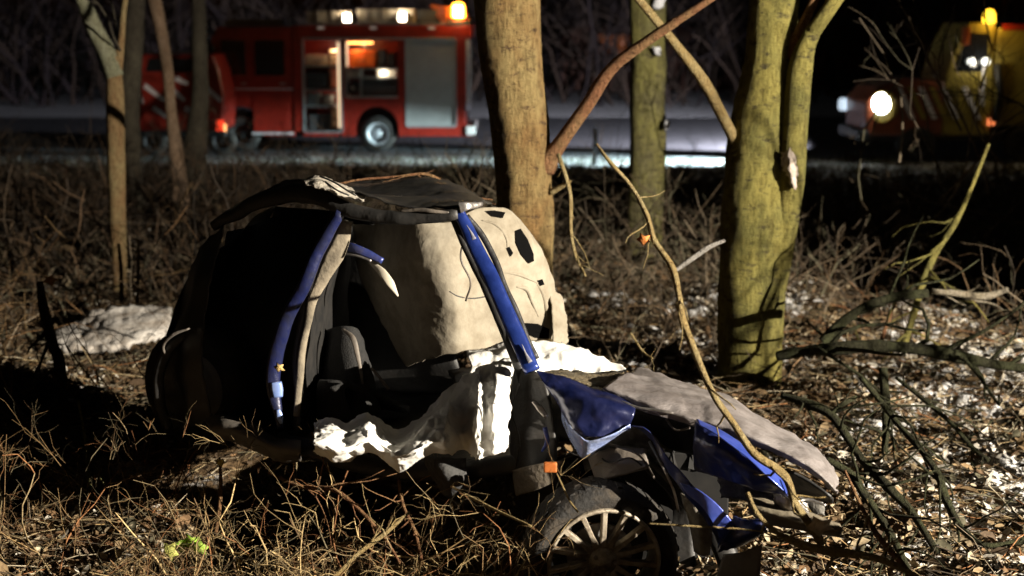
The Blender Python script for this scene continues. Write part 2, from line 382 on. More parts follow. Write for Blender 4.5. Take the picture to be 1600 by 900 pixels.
# rear door gap frame: an added light-blocking panel and a bulkhead keep the opening black
sheet('rear_light_blocker', [zrow([522, 534, 546], [345, 345, 345], [.12, .6, 1.3]), zrow([470, 505, 540], [500, 500, 500], [.10, .6, 1.3]), zrow([462, 500, 540], [690, 680, 670], [.10, .6, 1.3])], M_black, car, 20, 30, amp=.02, freq=5, thick=.03)
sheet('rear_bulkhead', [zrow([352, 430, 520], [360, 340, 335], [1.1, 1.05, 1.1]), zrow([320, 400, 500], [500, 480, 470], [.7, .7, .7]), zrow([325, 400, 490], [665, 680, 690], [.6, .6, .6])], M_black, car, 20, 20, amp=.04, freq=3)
# sill
sheet('side_sill', [zrow([318, 352, 395, 430, 470], [655, 652, 662, 680, 690], [.06, .02, .0, .0, .02]),
               zrow([330, 358, 400, 432, 470], [672, 668, 685, 700, 705], [-.06, -.08, -.09, -.08, -.05]),
               zrow([350, 372, 412, 440, 470], [686, 694, 712, 722, 722], [.0, -.02, -.02, .0, .02])], M_plastic, car, 36, 16, amp=.015, freq=7, thick=.01, edge=.006)
strip('side_sill_rail', [(440, 690, .1), (520, 712, .08), (620, 735, .08), (720, 735, .08), (835, 720, .08)], .09, M_black, .09, amp=.015)
# floor, far side, dash: the dark inside
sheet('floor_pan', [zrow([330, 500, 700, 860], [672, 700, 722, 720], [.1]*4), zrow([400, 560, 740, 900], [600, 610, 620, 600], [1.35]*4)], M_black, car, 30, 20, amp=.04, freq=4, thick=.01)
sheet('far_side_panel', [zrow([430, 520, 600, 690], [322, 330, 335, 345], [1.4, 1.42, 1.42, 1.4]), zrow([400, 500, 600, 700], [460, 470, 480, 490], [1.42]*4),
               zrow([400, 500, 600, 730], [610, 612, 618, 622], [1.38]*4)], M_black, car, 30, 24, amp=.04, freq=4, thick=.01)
# headlining, hanging down and bulged out past the windscreen opening
def wl(px): return float(np.interp(px, [548, 600, 652, 700, 745, 785, 840, 890], [1.10, .86, .66, .71, .83, .98, 1.16, 1.38]))
def lrow(pxs, pys, d=0, sh=0): return [A(a, b, wl(a-sh*min(1, max(0, (800-a)/100)))+d) for a, b in zip(pxs, pys)]
rows = [lrow([548, 600, 650, 700, 745, 785, 812], [350, 350, 350, 345, 326, 326, 343], .08),
        lrow([552, 606, 648, 700, 755, 812, 846], [410, 405, 395, 385, 372, 372, 398], .0),
        lrow([570, 625, 655, 706, 765, 832, 868], [465, 460, 452, 445, 432, 432, 455], -.04, 14),
        lrow([600, 645, 668, 716, 775, 842, 880], [520, 512, 505, 495, 492, 490, 500], -.04, 30),
        lrow([630, 665, 685, 730, 785, 848, 886], [575, 562, 556, 548, 540, 530, 540], .02, 40)]
lining = sheet('headlining', rows, M_tan, car, 130, 100, amp=.05, freq=3.2, thick=.01, edge=.008, amp2=-.012, freq2=4)
def slot(name, pts, m, w0, parent=car, th=.006):
    """flat dark opening or fitting let into a surface"""
    mb = MB(); c = [A(*p) for p in pts]; n = len(c); cc = sum(c, Vector())/n
    back = [p + Vector((0, .012, 0)) for p in c]
    mb.add(c+back, [tuple(range(n)), tuple(range(2*n-1, n-1, -1))]+[(i, i+n, (i+1) % n+n, (i+1) % n) for i in range(n)])
    return mb.build(name, m, parent)
from mathutils.bvhtree import BVHTree
_o = Vector(parent_off(car)); _bv = BVHTree.FromPolygons([v.co + _o for v in lining.data.vertices], [tuple(p.vertices) for p in lining.data.polygons])
def onto(px, py, lift=.004):
    o = Vector(cam.location); d = (P(px, py, 8)-o).normalized(); h = _bv.ray_cast(o, d)
    return (h[0]+h[1]*(lift if h[1].dot(d) < 0 else -lift)) if h[0] is not None else A(px, py, wl(px))
M_void = mat('opening_black', (.004, .004, .004), 1.0, spec=0)  # darkness of the openings, painted as black patches on the lining
def slot(name, pts):
    P2 = []
    for q in range(len(pts)):
        a, b = pts[q], pts[(q+1) % len(pts)]; P2 += [a, ((a[0]+b[0])/2, (a[1]+b[1])/2)]
    mx, my = sum(a for a, b in pts)/len(pts), sum(b for a, b in pts)/len(pts); n = len(P2)
    v = [onto(mx, my, .014)]; f = [(0, 1+i, 1+(i+1) % n) for i in range(n)]
    for k, t in enumerate((.33, .66, 1.0)):
        v += [onto(mx+(a-mx)*t, my+(b-my)*t, .012) for a, b in P2]
        if k: f += [(1+(k-1)*n+i, 1+k*n+i, 1+k*n+(i+1) % n, 1+(k-1)*n+(i+1) % n) for i in range(n)]
    MB().add(v, f).build(name, M_void, car)
slot('lamp_socket', [(803, 362), (811, 359), (822, 375), (831, 398), (832, 408), (824, 412), (812, 398), (804, 380)])
slot('lining_tear', [(757, 331), (770, 331), (788, 334), (784, 343), (768, 340)])
slot('lining_tear', [(818, 503), (838, 504), (856, 512), (855, 528), (836, 526), (822, 519)])
slot('lining_tear', [(790, 388), (794, 386), (800, 396), (796, 402)]); slot('lining_tear', [(838, 438), (845, 436), (848, 444), (841, 447)])
def fold(name, pts, wd, m=None, h=.03):
    c = catmull([onto(a, b, .004) for a, b in pts], 20); ws = np.interp(np.linspace(0, 1, 20), np.linspace(0, 1, len(wd)), wd)
    MB().tube([Vector(q) for q in c], list(ws), 8).build(name, m or M_tan, car, smooth=True)
fold('lining_fold', [(806, 448), (822, 452), (830, 470), (840, 494)], [.004, .014, .012, .004])
fold('lining_fold', [(836, 440), (848, 462), (853, 490), (850, 504)], [.004, .012, .014, .004])
fold('lining_fold', [(782, 425), (812, 430), (844, 444)], [.003, .009, .003])
fold('lining_fold', [(752, 345), (775, 352), (790, 372), (792, 392)], [.003, .009, .007, .002])
fold('lining_seam', [(702, 455), (716, 463), (738, 466), (766, 462)], [.003, .004, .003], M_black)
sheet('lining_flap', [lrow([858, 868, 878], [452, 456, 462], -.02), lrow([862, 873, 886], [492, 494, 500], -.12), lrow([864, 874, 888], [538, 542, 536], -.1)], M_tan, car, 14, 24, amp=.01, freq=12, thick=.006, edge=.006)
# grab handle and blue strap inside the opening
strip('grab_handle', [(531, 386, .55), (552, 388, .5), (575, 396, .5), (598, 408, .52)], [.035, .045, .04, .03], M_blue_dirty, .03, n=18)
strip('grab_handle_edge', [(532, 396, .5), (555, 399, .46), (580, 408, .46)], .012, M_metal, .012, n=14)
strip('trim_strip', [(580, 410, .55), (596, 425, .50), (610, 443, .48), (622, 462, .50)], [.02, .04, .04, .008], mat('cream_trim', (.6, .55, .44), .7, col2=(.5, .45, .35), scale=20), .02, n=18, amp=.003)
# front seat
seat = sheet('front_seat_back', [zrow([505, 530, 552, 562], [525, 512, 516, 535], [.75, .6, .6, .75]), zrow([494, 528, 560, 575], [580, 575, 580, 585], [.7, .5, .5, .7]),
        zrow([495, 530, 562, 590], [650, 655, 655, 650], [.65, .45, .45, .65])], M_greycloth, car, 24, 30, amp=.012, freq=8, thick=.05)
strip('seat_piping', [(536, 515, .46), (552, 530, .42), (561, 560, .42), (566, 600, .42)], [.014, .028, .022, .01], M_plastic, .02, n=20)
strip('seat_piping', [(580, 575, .5), (592, 588, .5), (607, 608, .5)], .014, M_plastic, .02, n=12)
sheet('front_seat_cushion', [zrow([500, 560, 640], [630, 632, 640], [.9, .9, .9]), zrow([500, 520, 545], [600, 598, 602], [.35, .32, .35]), zrow([498, 522, 548], [655, 660, 655], [.3, .28, .3])], M_greycloth, car, 20, 20, amp=.012, freq=8, thick=.03)
# dashboard and scuttle under the cloth
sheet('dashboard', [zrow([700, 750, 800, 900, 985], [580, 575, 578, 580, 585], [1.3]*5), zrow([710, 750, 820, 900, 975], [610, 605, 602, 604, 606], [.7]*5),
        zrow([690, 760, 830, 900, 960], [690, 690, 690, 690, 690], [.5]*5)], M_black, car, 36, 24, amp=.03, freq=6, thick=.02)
sheet('scuttle_rim', [zrow([845, 880, 930, 975], [580, 578, 582, 582], [.25, .3, .35, .4]), zrow([850, 885, 935, 985], [590, 594, 605, 612], [.05, .08, .1, .1])],
        mat('mud_brown_rim', (.17, .13, .07), .8, col2=(.06, .05, .03), scale=20, bump=.5), car, 30, 10, amp=.015, freq=14, thick=.006, edge=.008)
# door post, hinges
sheet('door_post', [zrow([806, 828, 850], [575, 578, 586], [.12, .08, .08]), zrow([800, 826, 866], [650, 652, 655], [.14, .08, .08]), zrow([804, 830, 872], [735, 740, 735], [.06, .0, .05])], M_black, car, 18, 30, amp=.02, freq=9, thick=.02)
strip('hinge_plate', [(832, 628, -.05), (843, 638, -.05), (853, 652, -.05)], [.01, .03, .02], M_metal, .01, n=10)
strip('hinge_plate', [(850, 668, -.05), (855, 690, -.05), (848, 706, -.05)], [.02, .02, .01], M_blue_dirty, .01, n=10)
# front wing: deep blue fold over the wheel, turned lip with its highlight painted pale
sheet('front_wing', [zrow([838, 880, 930, 992], [578, 588, 604, 628], [.0, .0, .03, .05]),
        zrow([850, 890, 940, 992], [600, 612, 628, 645], [-.06, -.08, -.08, -.03]),
        zrow([866, 893, 935, 985], [625, 650, 664, 664], [-.05, -.11, -.11, -.05]),
        zrow([878, 900, 935, 984], [644, 676, 682, 668], [-.06, -.13, -.13, -.06])], M_navy, car, 50, 34, amp=.010, freq=6, thick=.004, amp2=-.012, freq2=9)
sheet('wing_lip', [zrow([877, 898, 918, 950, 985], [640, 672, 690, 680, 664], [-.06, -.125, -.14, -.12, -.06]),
        zrow([879, 894, 913, 950, 986], [662, 692, 716, 692, 671], [.02, -.03, -.05, -.03, -.02])], mat('wing_lip_highlight', (.30, .40, .78), .25, metal=.3, col2=(.5, .58, .85), scale=20, coat=.8, bump=.25), car, 44, 12, amp=.008, freq=14, thick=.004)
# bonnet, torn loose and arched: specular light painted into the pale top, black underside
sheet('bonnet', [zrow([998, 1050, 1100, 1140, 1225, 1272, 1303, 1312], [571, 588, 604, 621, 670, 697, 733, 752], [.58, .54, .50, .46, .38, .32, .22, .15]),
        zrow([974, 1037, 1092, 1145, 1224, 1272, 1301, 1309], [582, 602, 622, 640, 683, 713, 744, 759], [.24, .20, .16, .14, .11, .08, .05, .06]),
        zrow([946, 1012, 1077, 1137, 1200, 1256, 1296, 1307], [601, 624, 647, 664, 692, 722, 756, 767], [.06, .03, .01, .0, -.01, -.02, -.03, .0]),
        zrow([940, 1000, 1062, 1120, 1188, 1250, 1294, 1305], [612, 640, 660, 677, 700, 731, 765, 774], [.04, .02, .0, .0, .0, .0, .02, .04])], M_primer, car, 90, 46, amp=.016, freq=5, thick=.005, edge=.008, amp2=-.016, freq2=7)
strip('bonnet_edge', [(950, 622, .02), (975, 630, .0), (1000, 638, .0), (1035, 643, .0), (1060, 647, .02)], [.012, .018, .01, .014, .008], M_metal, .01, n=30, amp=.006)
sheet('bonnet_underside', [zrow([960, 1040, 1130, 1230, 1300], [625, 650, 690, 735, 772], [.25]*5), zrow([985, 1060, 1150, 1235, 1300], [668, 700, 740, 770, 790], [.35]*5)], M_black, car, 30, 12, amp=.03, freq=7, thick=.01)
# blue panel under the bonnet
sheet('wing_side_panel', [zrow([1086, 1120, 1160, 1200, 1228], [658, 676, 702, 730, 758], [.0, -.04, -.05, -.06, -.05]),
        zrow([1082, 1120, 1160, 1200, 1232], [690, 702, 726, 748, 768], [-.04, -.10, -.12, -.12, -.08]),
        zrow([1084, 1120, 1155, 1195, 1230], [734, 746, 758, 771, 777], [.02, -.03, -.05, -.05, -.03])], M_blue_dirty, car, 50, 30, amp=.010, freq=7, thick=.004, amp2=-.012, freq2=9, edge=.003)
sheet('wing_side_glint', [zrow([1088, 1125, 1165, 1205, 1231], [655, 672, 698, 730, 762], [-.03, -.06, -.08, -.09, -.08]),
        zrow([1092, 1126, 1163, 1200, 1229], [664, 684, 712, 745, 772], [-.07, -.13, -.15, -.155, -.12])], M_mid, car, 40, 12, amp=.004, freq=9, thick=.004)  # highlight along the panel, painted as a lighter blue strip
# wheel-arch strip, twisted blue ends
sheet('wheel_arch', [zrow([984, 1012, 1045, 1080, 1108, 1128, 1142], [664, 672, 715, 755, 780, 810, 838], [-.02, -.05, -.08, -.08, -.08, -.08, -.06]),
        zrow([1000, 1020, 1040, 1068, 1092, 1112, 1122], [668, 690, 728, 768, 798, 830, 852], [.06, .02, -.03, -.05, -.04, -.02, .0])], M_blue_dirty, car, 60, 12, amp=.008, freq=9, thick=.004, edge=.003)
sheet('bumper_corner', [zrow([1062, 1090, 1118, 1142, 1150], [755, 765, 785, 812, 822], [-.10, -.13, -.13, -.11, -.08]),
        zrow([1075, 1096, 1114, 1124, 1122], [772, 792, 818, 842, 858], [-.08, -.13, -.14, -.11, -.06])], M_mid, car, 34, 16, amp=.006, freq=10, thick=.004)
sheet('bumper_corner', [zrow([1146, 1166, 1188, 1198], [806, 812, 812, 822], [-.1, -.12, -.12, -.1]), zrow([1128, 1150, 1176, 1196], [846, 842, 834, 828], [-.06, -.12, -.14, -.1]),
        zrow([1122, 1146, 1170, 1190], [862, 858, 848, 838], [.0, -.04, -.05, -.03])], M_blue_dirty, car, 30, 18, amp=.01, freq=12, thick=.004, edge=.005)
sheet('bumper_skin', [zrow([1165, 1210, 1260, 1312], [772, 784, 800, 818], [.05, .0, .0, .05]), zrow([1172, 1215, 1265, 1316], [795, 806, 818, 828], [-.05, -.10, -.10, -.04]),
        zrow([1190, 1225, 1270, 1312], [815, 824, 832, 840], [.0, -.04, -.04, .0])], mat('muddy_bumper', (.2, .17, .12), .7, col2=(.11, .09, .06), scale=12, bump=.3), car, 36, 16, amp=.01, freq=9, thick=.005)
sheet('bumper_skin', [zrow([1130, 1160, 1190], [866, 862, 850], [-.08]*3), zrow([1118, 1150, 1188], [905, 905, 900], [-.1]*3)], M_plastic, car, 14, 12, amp=.01, freq=9, thick=.005)
sheet('splash_liner', [zrow([1062, 1082, 1104], [770, 782, 800], [.0, -.02, .0]), zrow([1076, 1094, 1112], [815, 822, 835], [.0, -.03, .0]), zrow([1084, 1098, 1108], [862, 868, 866], [.0, -.02, .0])], mat('dusty_liner', (.22, .2, .15), .8, col2=(.1, .09, .07), scale=20, bump=.3), car, 14, 26, amp=.01, freq=10, thick=.004)
strip('front_rail', [(1000, 700, .3), (1060, 760, .25), (1120, 830, .2), (1150, 900, .2)], .1, M_black, .1, amp=.02)
# wheel well
sheet('wheel_housing', [zrow([836, 880, 930, 1000, 1060], [730, 715, 705, 715, 760], [.1]*5), zrow([836, 880, 930, 1010, 1080], [760, 735, 725, 740, 790], [.5]*5),
        zrow([836, 870, 930, 1010, 1090], [960, 960, 960, 960, 960], [.42]*5)], M_black, car, 30, 24, amp=.02, freq=7, thick=.01)
sheet('engine_cover', [zrow([920, 960, 1008], [712, 700, 700], [.05]*3), zrow([930, 965, 1012], [752, 745, 730], [.0]*3)], M_plastic, car, 16, 12, amp=.02, freq=12, thick=.02)
sheet('sill_end', [zrow([800, 840, 880], [735, 725, 720], [-.03, -.06, -.03]), zrow([806, 840, 866], [775, 765, 752], [-.05, -.08, -.05])], mat('mud_caked_panel', (.10, .08, .055), .85, col2=(.05, .04, .03), scale=14, bump=.5), car, 16, 12, amp=.012, freq=12, thick=.01)
mb = MB(); c0 = A(860, 730, -.1); mb.box(c0.x-.028, c0.x+.028, c0.y-.012, c0.y+.012, c0.z-.022, c0.z+.022)
mb.build('side_indicator', M_orange, car, bevel=.006)
eb = MB(); eb.box(.62, .98, 6.85, 7.35, -.12, .56); eb.box(.30, .9, 7.0, 7.9, -.1, .5)  # dark mass added to stop light passing beneath the car
for k in range(4): eb.tube([(.60+.10*k, 6.85, .5), (.62+.10*k, 6.83, .64), (.60+.10*k, 7.0, .66)], .035, 8)
eb.v = [tuple(Vector(v)+Vector((noise.noise(Vector(v)*5), noise.noise(Vector(v)*6+Vector((4, 0, 0))), 0))*.05) for v in eb.v]
eb.build('engine_light_blocker', mat('blocker_black', (.006, .006, .006), .7, col2=(.012, .011, .01), scale=9, spec=.2), car, bevel=.02)
# front wheel
wc = P(937, 866, 6.42); Mw = Matrix.Translation(wc) @ Matrix.Rotation(R(8), 4, 'Z') @ Matrix.Rotation(R(3), 4, 'X')
RO, RI = .328, .232
mb = MB(); mb.lathe([(RI, -.09), (RI+.02, -.098), (RI+.06, -.108), (RO-.03, -.105), (RO-.008, -.085), (RO, -.05), (RO, .05), (RO-.01, .09), (RO-.04, .105), (RI, .09)], 72, Mw)
tyre = mb.build('tyre', M_tyre, car, smooth=True)
lug = None
for a in range(60):
    mb = MB(); off = (-.07, .0)[a % 2]; mb.box(-.011, .011, off, off+.065, RO-.006, RO+.003)
    Mq = Mw @ Matrix.Rotation(2*math.pi*a/60, 4, 'Y'); mb.xf(Mq)
    mb.build('tread_block', M_tyre, tyre)
mb = MB(); mb.lathe([(RI, .08), (RI-.012, .04), (RI-.014, -.05), (RI-.010, -.085), (RI-.006, -.108), (RI+.006, -.112), (RI+.010, -.104), (RI+.010, -.08), (RI+.004, .08)], 72, Mw)
rim = mb.build('rim', M_alloy, car, smooth=True)
for a in range(15):
    mb = MB(); w = 2*math.pi*a/15
    for s_ in (0,):
        mb.add([(.045, -.068, -.017), (.045, -.068, .017), (.045, -.035, .017), (.045, -.035, -.017),
                (.12, -.092, -.010), (.12, -.092, .010), (.12, -.05, .010), (.12, -.05, -.010),
                (RI-.006, -.104, -.011), (RI-.006, -.104, .011), (RI-.006, -.07, .011), (RI-.006, -.07, -.011)],
               [(0, 1, 5, 4), (1, 2, 6, 5), (2, 3, 7, 6), (3, 0, 4, 7), (4, 5, 9, 8), (5, 6, 10, 9), (6, 7, 11, 10), (7, 4, 8, 11), (0, 3, 2, 1), (8, 9, 10, 11)])
    mb.xf(Mw @ Matrix.Rotation(w+.1, 4, 'Y')); mb.build('spoke', M_alloy, rim, bevel=.003)
mb = MB(); mb.lathe([(.0, -.112), (.026, -.110), (.032, -.098), (.055, -.092), (.062, -.07), (.062, -.03), (0, -.03)], 30, Mw); mb.build('hub_cap', M_alloy, rim, smooth=True)
for a in range(5):
    mb = MB(); mb.lathe([(0, -.100), (.009, -.100), (.009, -.06)], 8, Mw @ Matrix.Rotation(2*math.pi*a/5, 4, 'Y') @ Matrix.Translation((.047, 0, 0))); mb.build('wheel_bolt', M_metal, rim)
mb = MB(); mb.lathe([(0, .0), (.14, .0), (.14, .015), (0, .015)], 40, Mw); mb.build('brake_disc', M_metal, car)
mb = MB(); mb.lathe([(0, .04), (.2, .04), (.2, .06), (0, .06)], 30, Mw); mb.build('wheel_backing', M_black, car)
# rear wheel, lost in shade
Mr = Matrix.Translation(A(318, 600, .5)) @ Matrix.Rotation(R(-25), 4, 'Z')
mb = MB(); mb.lathe([(.18, -.09), (.24, -.11), (.30, -.09), (.31, 0), (.30, .09), (.18, .09)], 40, Mr); mb.build('tyre', M_tyre, car, smooth=True)
mb = MB(); mb.lathe([(0, -.06), (.05, -.07), (.1, -.05), (.18, -.08), (.18, .06), (0, .06)], 40, Mr); mb.build('rim', M_plastic, car, smooth=True)
# grey wrapped lump hanging under the sill
sheet('torn_underseal', [zrow([662, 690, 728], [712, 715, 715], [.0, -.05, .0]), zrow([672, 698, 730], [740, 745, 742], [-.02, -.08, -.02]), zrow([690, 705, 732], [772, 778, 768], [.0, -.04, .0])], mat('torn_grey_felt', (.03, .03, .03), .9, col2=(.055, .053, .05), scale=15, bump=.4), car, 18, 18, amp=.02, freq=10, thick=.006, edge=.006)

for k, q in enumerate(([(925, 700, .1), (950, 722, .0), (985, 715, -.02), (1010, 735, .02)], [(940, 690, .1), (970, 700, .0), (1000, 712, .0), (1022, 748, .05)], [(1015, 690, .1), (1030, 720, .05), (1050, 760, .05), (1060, 800, .05)],
      [(812, 600, .0), (800, 640, -.02), (812, 690, .0), (806, 730, .02)], [(735, 350, .2), (720, 400, .25), (735, 440, .25), (728, 470, .3)], [(1210, 768, .0), (1235, 785, -.04), (1262, 780, .0), (1290, 790, .0)],
      [(880, 700, .0), (905, 712, -.03), (930, 706, .0)], [(1040, 655, .05), (1055, 672, .0), (1078, 668, .0)])):
    strip('loose_cable', q, .007+.002*(k % 3), [M_black, M_plastic, M_metal][k % 3], .008, n=24, amp=.004)
sheet('inner_wing', [zrow([905, 950, 1000, 1040], [690, 668, 668, 700], [.15]*4), zrow([915, 955, 1005, 1050], [735, 725, 720, 760], [.2]*4)], mat('primer_grey_inner', (.16, .15, .13), .6, col2=(.05, .045, .04), scale=12, bump=.4), car, 24, 14, amp=.03, freq=9, thick=.006, edge=.01)
sheet('slam_panel', [zrow([1120, 1170, 1220, 1285], [735, 752, 768, 788], [.1]*4), zrow([1128, 1175, 1225, 1290], [775, 785, 795, 806], [.12]*4)], mat('primer_grey_inner', (.16, .15, .13)), car, 24, 12, amp=.03, freq=9, thick=.006, edge=.01)
sheet('headlamp_shell', [zrow([1208, 1235, 1262], [772, 778, 786], [-.02, -.06, -.02]), zrow([1212, 1238, 1262], [792, 796, 802], [-.02, -.06, -.02])], M_metal, car, 12, 10, amp=.012, freq=20, thick=.004, edge=.006)
# ------------------------------------------------------------------ white cloths
def cloth(name, rows, label, amp, freq, nu, nv, seed, edge):
    o = sheet(name, rows, M_white, None, nu, nv, amp=amp, freq=freq, thick=.003, ridge=True, seed=seed, edge=edge, amp2=-.026, freq2=7.5)
    return tag(o, label, 'cloth', 'white cloths draped in the wreck')
px_ = [490, 515, 545, 575, 600, 622, 648, 675, 698, 712, 728, 745, 758, 775, 800]
wf_ = np.array([-.56, -.55, -.50, -.45, -.40, -.42, -.42, -.36, -.34, -.22, -.20, -.36, -.26, -.28, -.08])
cloth('white_sheet', [zrow(px_, [658, 650, 655, 640, 655, 668, 652, 630, 610, 598, 584, 570, 566, 560, 556], wf_*.2+.2),
      zrow(px_, [668, 664, 668, 658, 672, 684, 672, 652, 640, 632, 624, 618, 612, 606, 600], wf_*.8+.04),
      zrow(px_, [682, 684, 690, 676, 690, 700, 694, 676, 672, 668, 662, 656, 650, 648, 640], wf_*1.1),
      zrow(px_, [697, 706, 708, 696, 706, 718, 710, 698, 698, 695, 692, 690, 688, 684, 668], wf_*1.15-.02),
      zrow(px_, [708, 724, 722, 712, 722, 738, 726, 714, 712, 712, 712, 718, 718, 712, 694], wf_*.9+.02)],
      'crumpled white sheet hanging over the door sill of the blue wreck', .018, 4.5, 220, 64, 2, .008)
cloth('white_sheet', [zrow([728, 770, 815, 870, 925, 972], [548, 536, 530, 532, 549, 568], [.40, .42, .46, .52, .56, .60]),
      zrow([731, 775, 820, 875, 928, 980], [556, 550, 548, 554, 566, 576], [.26, .30, .34, .40, .46, .52]),
      zrow([736, 778, 822, 875, 930, 966], [572, 574, 575, 580, 586, 588], [.20, .24, .28, .34, .40, .46]),
      zrow([722, 766, 815, 875, 930, 966], [604, 604, 596, 586, 589, 590], [.08, .16, .22, .36, .42, .47])],
      'smoother white sheet lying across the dashboard behind the blue windscreen pillar', .014, 4, 90, 30, 5, .006)

# ------------------------------------------------------------------ bark
def bark(name, c1, c2, c3, k=1.0):
    m = bpy.data.materials.new(name); m.use_nodes = True; t = m.node_tree; b = t.nodes['Principled BSDF']; L = t.links.new
    tc = t.nodes.new('ShaderNodeTexCoord')
    def nz(s, st, det=6, rough=.6):
        mp = t.nodes.new('ShaderNodeMapping'); mp.inputs['Scale'].default_value = st; n = t.nodes.new('ShaderNodeTexNoise')
        n.inputs['Scale'].default_value = s; n.inputs['Detail'].default_value = det; n.inputs['Roughness'].default_value = rough
        L(tc.outputs['Object'], mp.inputs[0]); L(mp.outputs[0], n.inputs[0]); return n.outputs[0]
    a = nz(4*k, (1, 1, .6)); bb = nz(9*k, (1, 1, 2.6), 8, .75); cc = nz(26*k, (1, 1, .35), 6, .7)
    r = t.nodes.new('ShaderNodeValToRGB'); r.color_ramp.elements[0].position = .4; r.color_ramp.elements[0].color = (*c1, 1); r.color_ramp.elements[1].position = .62; r.color_ramp.elements[1].color = (*c2, 1)
    L(a, r.inputs[0])
    r2 = t.nodes.new('ShaderNodeValToRGB'); r2.color_ramp.elements[0].position = .36; r2.color_ramp.elements[0].color = (1, 1, 1, 1); r2.color_ramp.elements[1].position = .46; r2.color_ramp.elements[1].color = (0, 0, 0, 1)
    L(bb, r2.inputs[0])
    mx = t.nodes.new('ShaderNodeMix'); mx.data_type = 'RGBA'; L(r2.outputs[0], mx.inputs[0]); L(r.outputs[0], mx.inputs[6]); mx.inputs[7].default_value = (*c3, 1)
    r3 = t.nodes.new('ShaderNodeValToRGB'); r3.color_ramp.elements[0].position = .3; r3.color_ramp.elements[0].color = (.32, .29, .27, 1); r3.color_ramp.elements[1].position = .55; r3.color_ramp.elements[1].color = (1, 1, 1, 1)
    L(cc, r3.inputs[0]); m2 = t.nodes.new('ShaderNodeMix'); m2.data_type = 'RGBA'; m2.blend_type = 'MULTIPLY'; m2.inputs[0].default_value = .85
    L(mx.outputs[2], m2.inputs[6]); L(r3.outputs[0], m2.inputs[7]); L(m2.outputs[2], b.inputs['Base Color'])
    b.inputs['Roughness'].default_value = .9; b.inputs['Specular IOR Level'].default_value = .15
    ad = t.nodes.new('ShaderNodeMath'); ad.operation = 'ADD'; L(cc, ad.inputs[0]); L(bb, ad.inputs[1])
    bp = t.nodes.new('ShaderNodeBump'); bp.inputs['Strength'].default_value = 1; bp.inputs['Distance'].default_value = .045; L(ad.outputs[0], bp.inputs['Height']); L(bp.outputs[0], b.inputs['Normal'])
    return m
B_tan = bark('tan_bark', (.22, .13, .05), (.28, .21, .09), (.09, .055, .03))
B_moss = bark('yellow_green_bark', (.14, .13, .04), (.25, .215, .06), (.06, .05, .025))
B_grey = bark('grey_brown_bark', (.17, .155, .075), (.26, .24, .08), (.08, .065, .04))
B_dark = bark('dark_bark', (.05, .042, .03), (.075, .065, .045), (.03, .025, .02))
B_sap = bark('orange_sapling_bark', (.21, .13, .06), (.25, .19, .09), (.17, .10, .05), 2)
B_red = bark('red_brown_bark', (.26, .12, .06), (.32, .19, .09), (.12, .06, .035), 2)
B_mossdark = bark('dark_mossy_bark', (.035, .034, .018), (.06, .065, .03), (.02, .018, .012), 2)
B_twig = bark('straw_twig_bark', (.38, .27, .11), (.45, .36, .18), (.22, .14, .06), 3)

def limb(mb, pts, rads, n=20, seg=60, amp=.06, seed=0):
    """bent tapering limb with a knobbly surface. pts world"""
    c = catmull(pts, seg); rr = np.interp(np.linspace(0, 1, seg), np.linspace(0, 1, len(rads)), rads)
    k = len(mb.v); c = [Vector(q) for q in c]; a = None
    for i in range(seg):
        t = (c[min(i+1, seg-1)]-c[max(i-1, 0)]).normalized()
        if a is None: a = t.cross(Vector((0, 1, .01))).normalized()
        a = (a - t*a.dot(t)).normalized(); b = t.cross(a)
        for j in range(n):
            w = 2*math.pi*j/n; d = a*math.cos(w)+b*math.sin(w)
            q = c[i]+d*rr[i]
            f = 1+amp*(1.5*noise.noise(q*2.2+Vector((seed, 0, 0)))+.7*noise.noise(Vector((q.x*9, q.y*9, q.z*3)))+.35*noise.noise(q*22))
            mb.v.append(tuple(c[i]+d*rr[i]*f))
    for i in range(seg-1):
        for j in range(n):
            mb.f.append((k+i*n+j, k+i*n+(j+1) % n, k+(i+1)*n+(j+1) % n, k+(i+1)*n+j))
    mb.f.append(tuple(k+j for j in range(n-1, -1, -1))); mb.f.append(tuple(k+(seg-1)*n+j for j in range(n)))

def PR(path):  # path (px,py,d)
    return [P(*p) for p in path]

def crown(root, tips, m, n=14, L=2.5, r=.02, up=.5, seedless=True):
    """upper limbs and twigs of a bare winter tree, joined as one crown"""
    st = np.array([list(tips[i % len(tips)]) for i in range(n)]) + rng.normal(0, .05, (n, 3))
    d = rng.normal(0, .7, (n, 3)); d[:, 2] = np.abs(d[:, 2])*.6+up
    cur = (walks(st, d, rng.uniform(.6, 1.2, n)*L, 9, .35, -.01), None, None)
    A0 = cur[0]; R0 = np.full(n, r)[:, None]*np.linspace(1, .4, 9)[None]; Vs, Qs, base = [], [], 0
    L0 = np.full(n, L)
    for g in range(4):
        V, Q_ = tubes_np(A0, R0, 5 if g == 0 else 3); Vs.append(V); Qs.append(Q_+base); base += len(V)
        k = len(A0)*3; pi = rng.integers(0, len(A0), k); ki = rng.integers(2, A0.shape[1], k)
        s_ = A0[pi, ki]; dd = A0[pi, ki]-A0[pi, ki-1]; dd /= np.linalg.norm(dd, axis=1, keepdims=True)+1e-9; dd += rng.normal(0, .5, (k, 3))
        LL = L0[pi]*rng.uniform(.3, .6, k); rr_ = R0[pi, ki]*.6
        A0 = walks(s_, dd, LL, 6, .4, 0); R0 = rr_[:, None]*np.linspace(1, .4, 6)[None]; L0 = LL
    off = parent_off(root)
    o = np_mesh('crown', np.vstack(Vs)-np.array(off), np.vstack(Qs), m); o.parent = root; return o

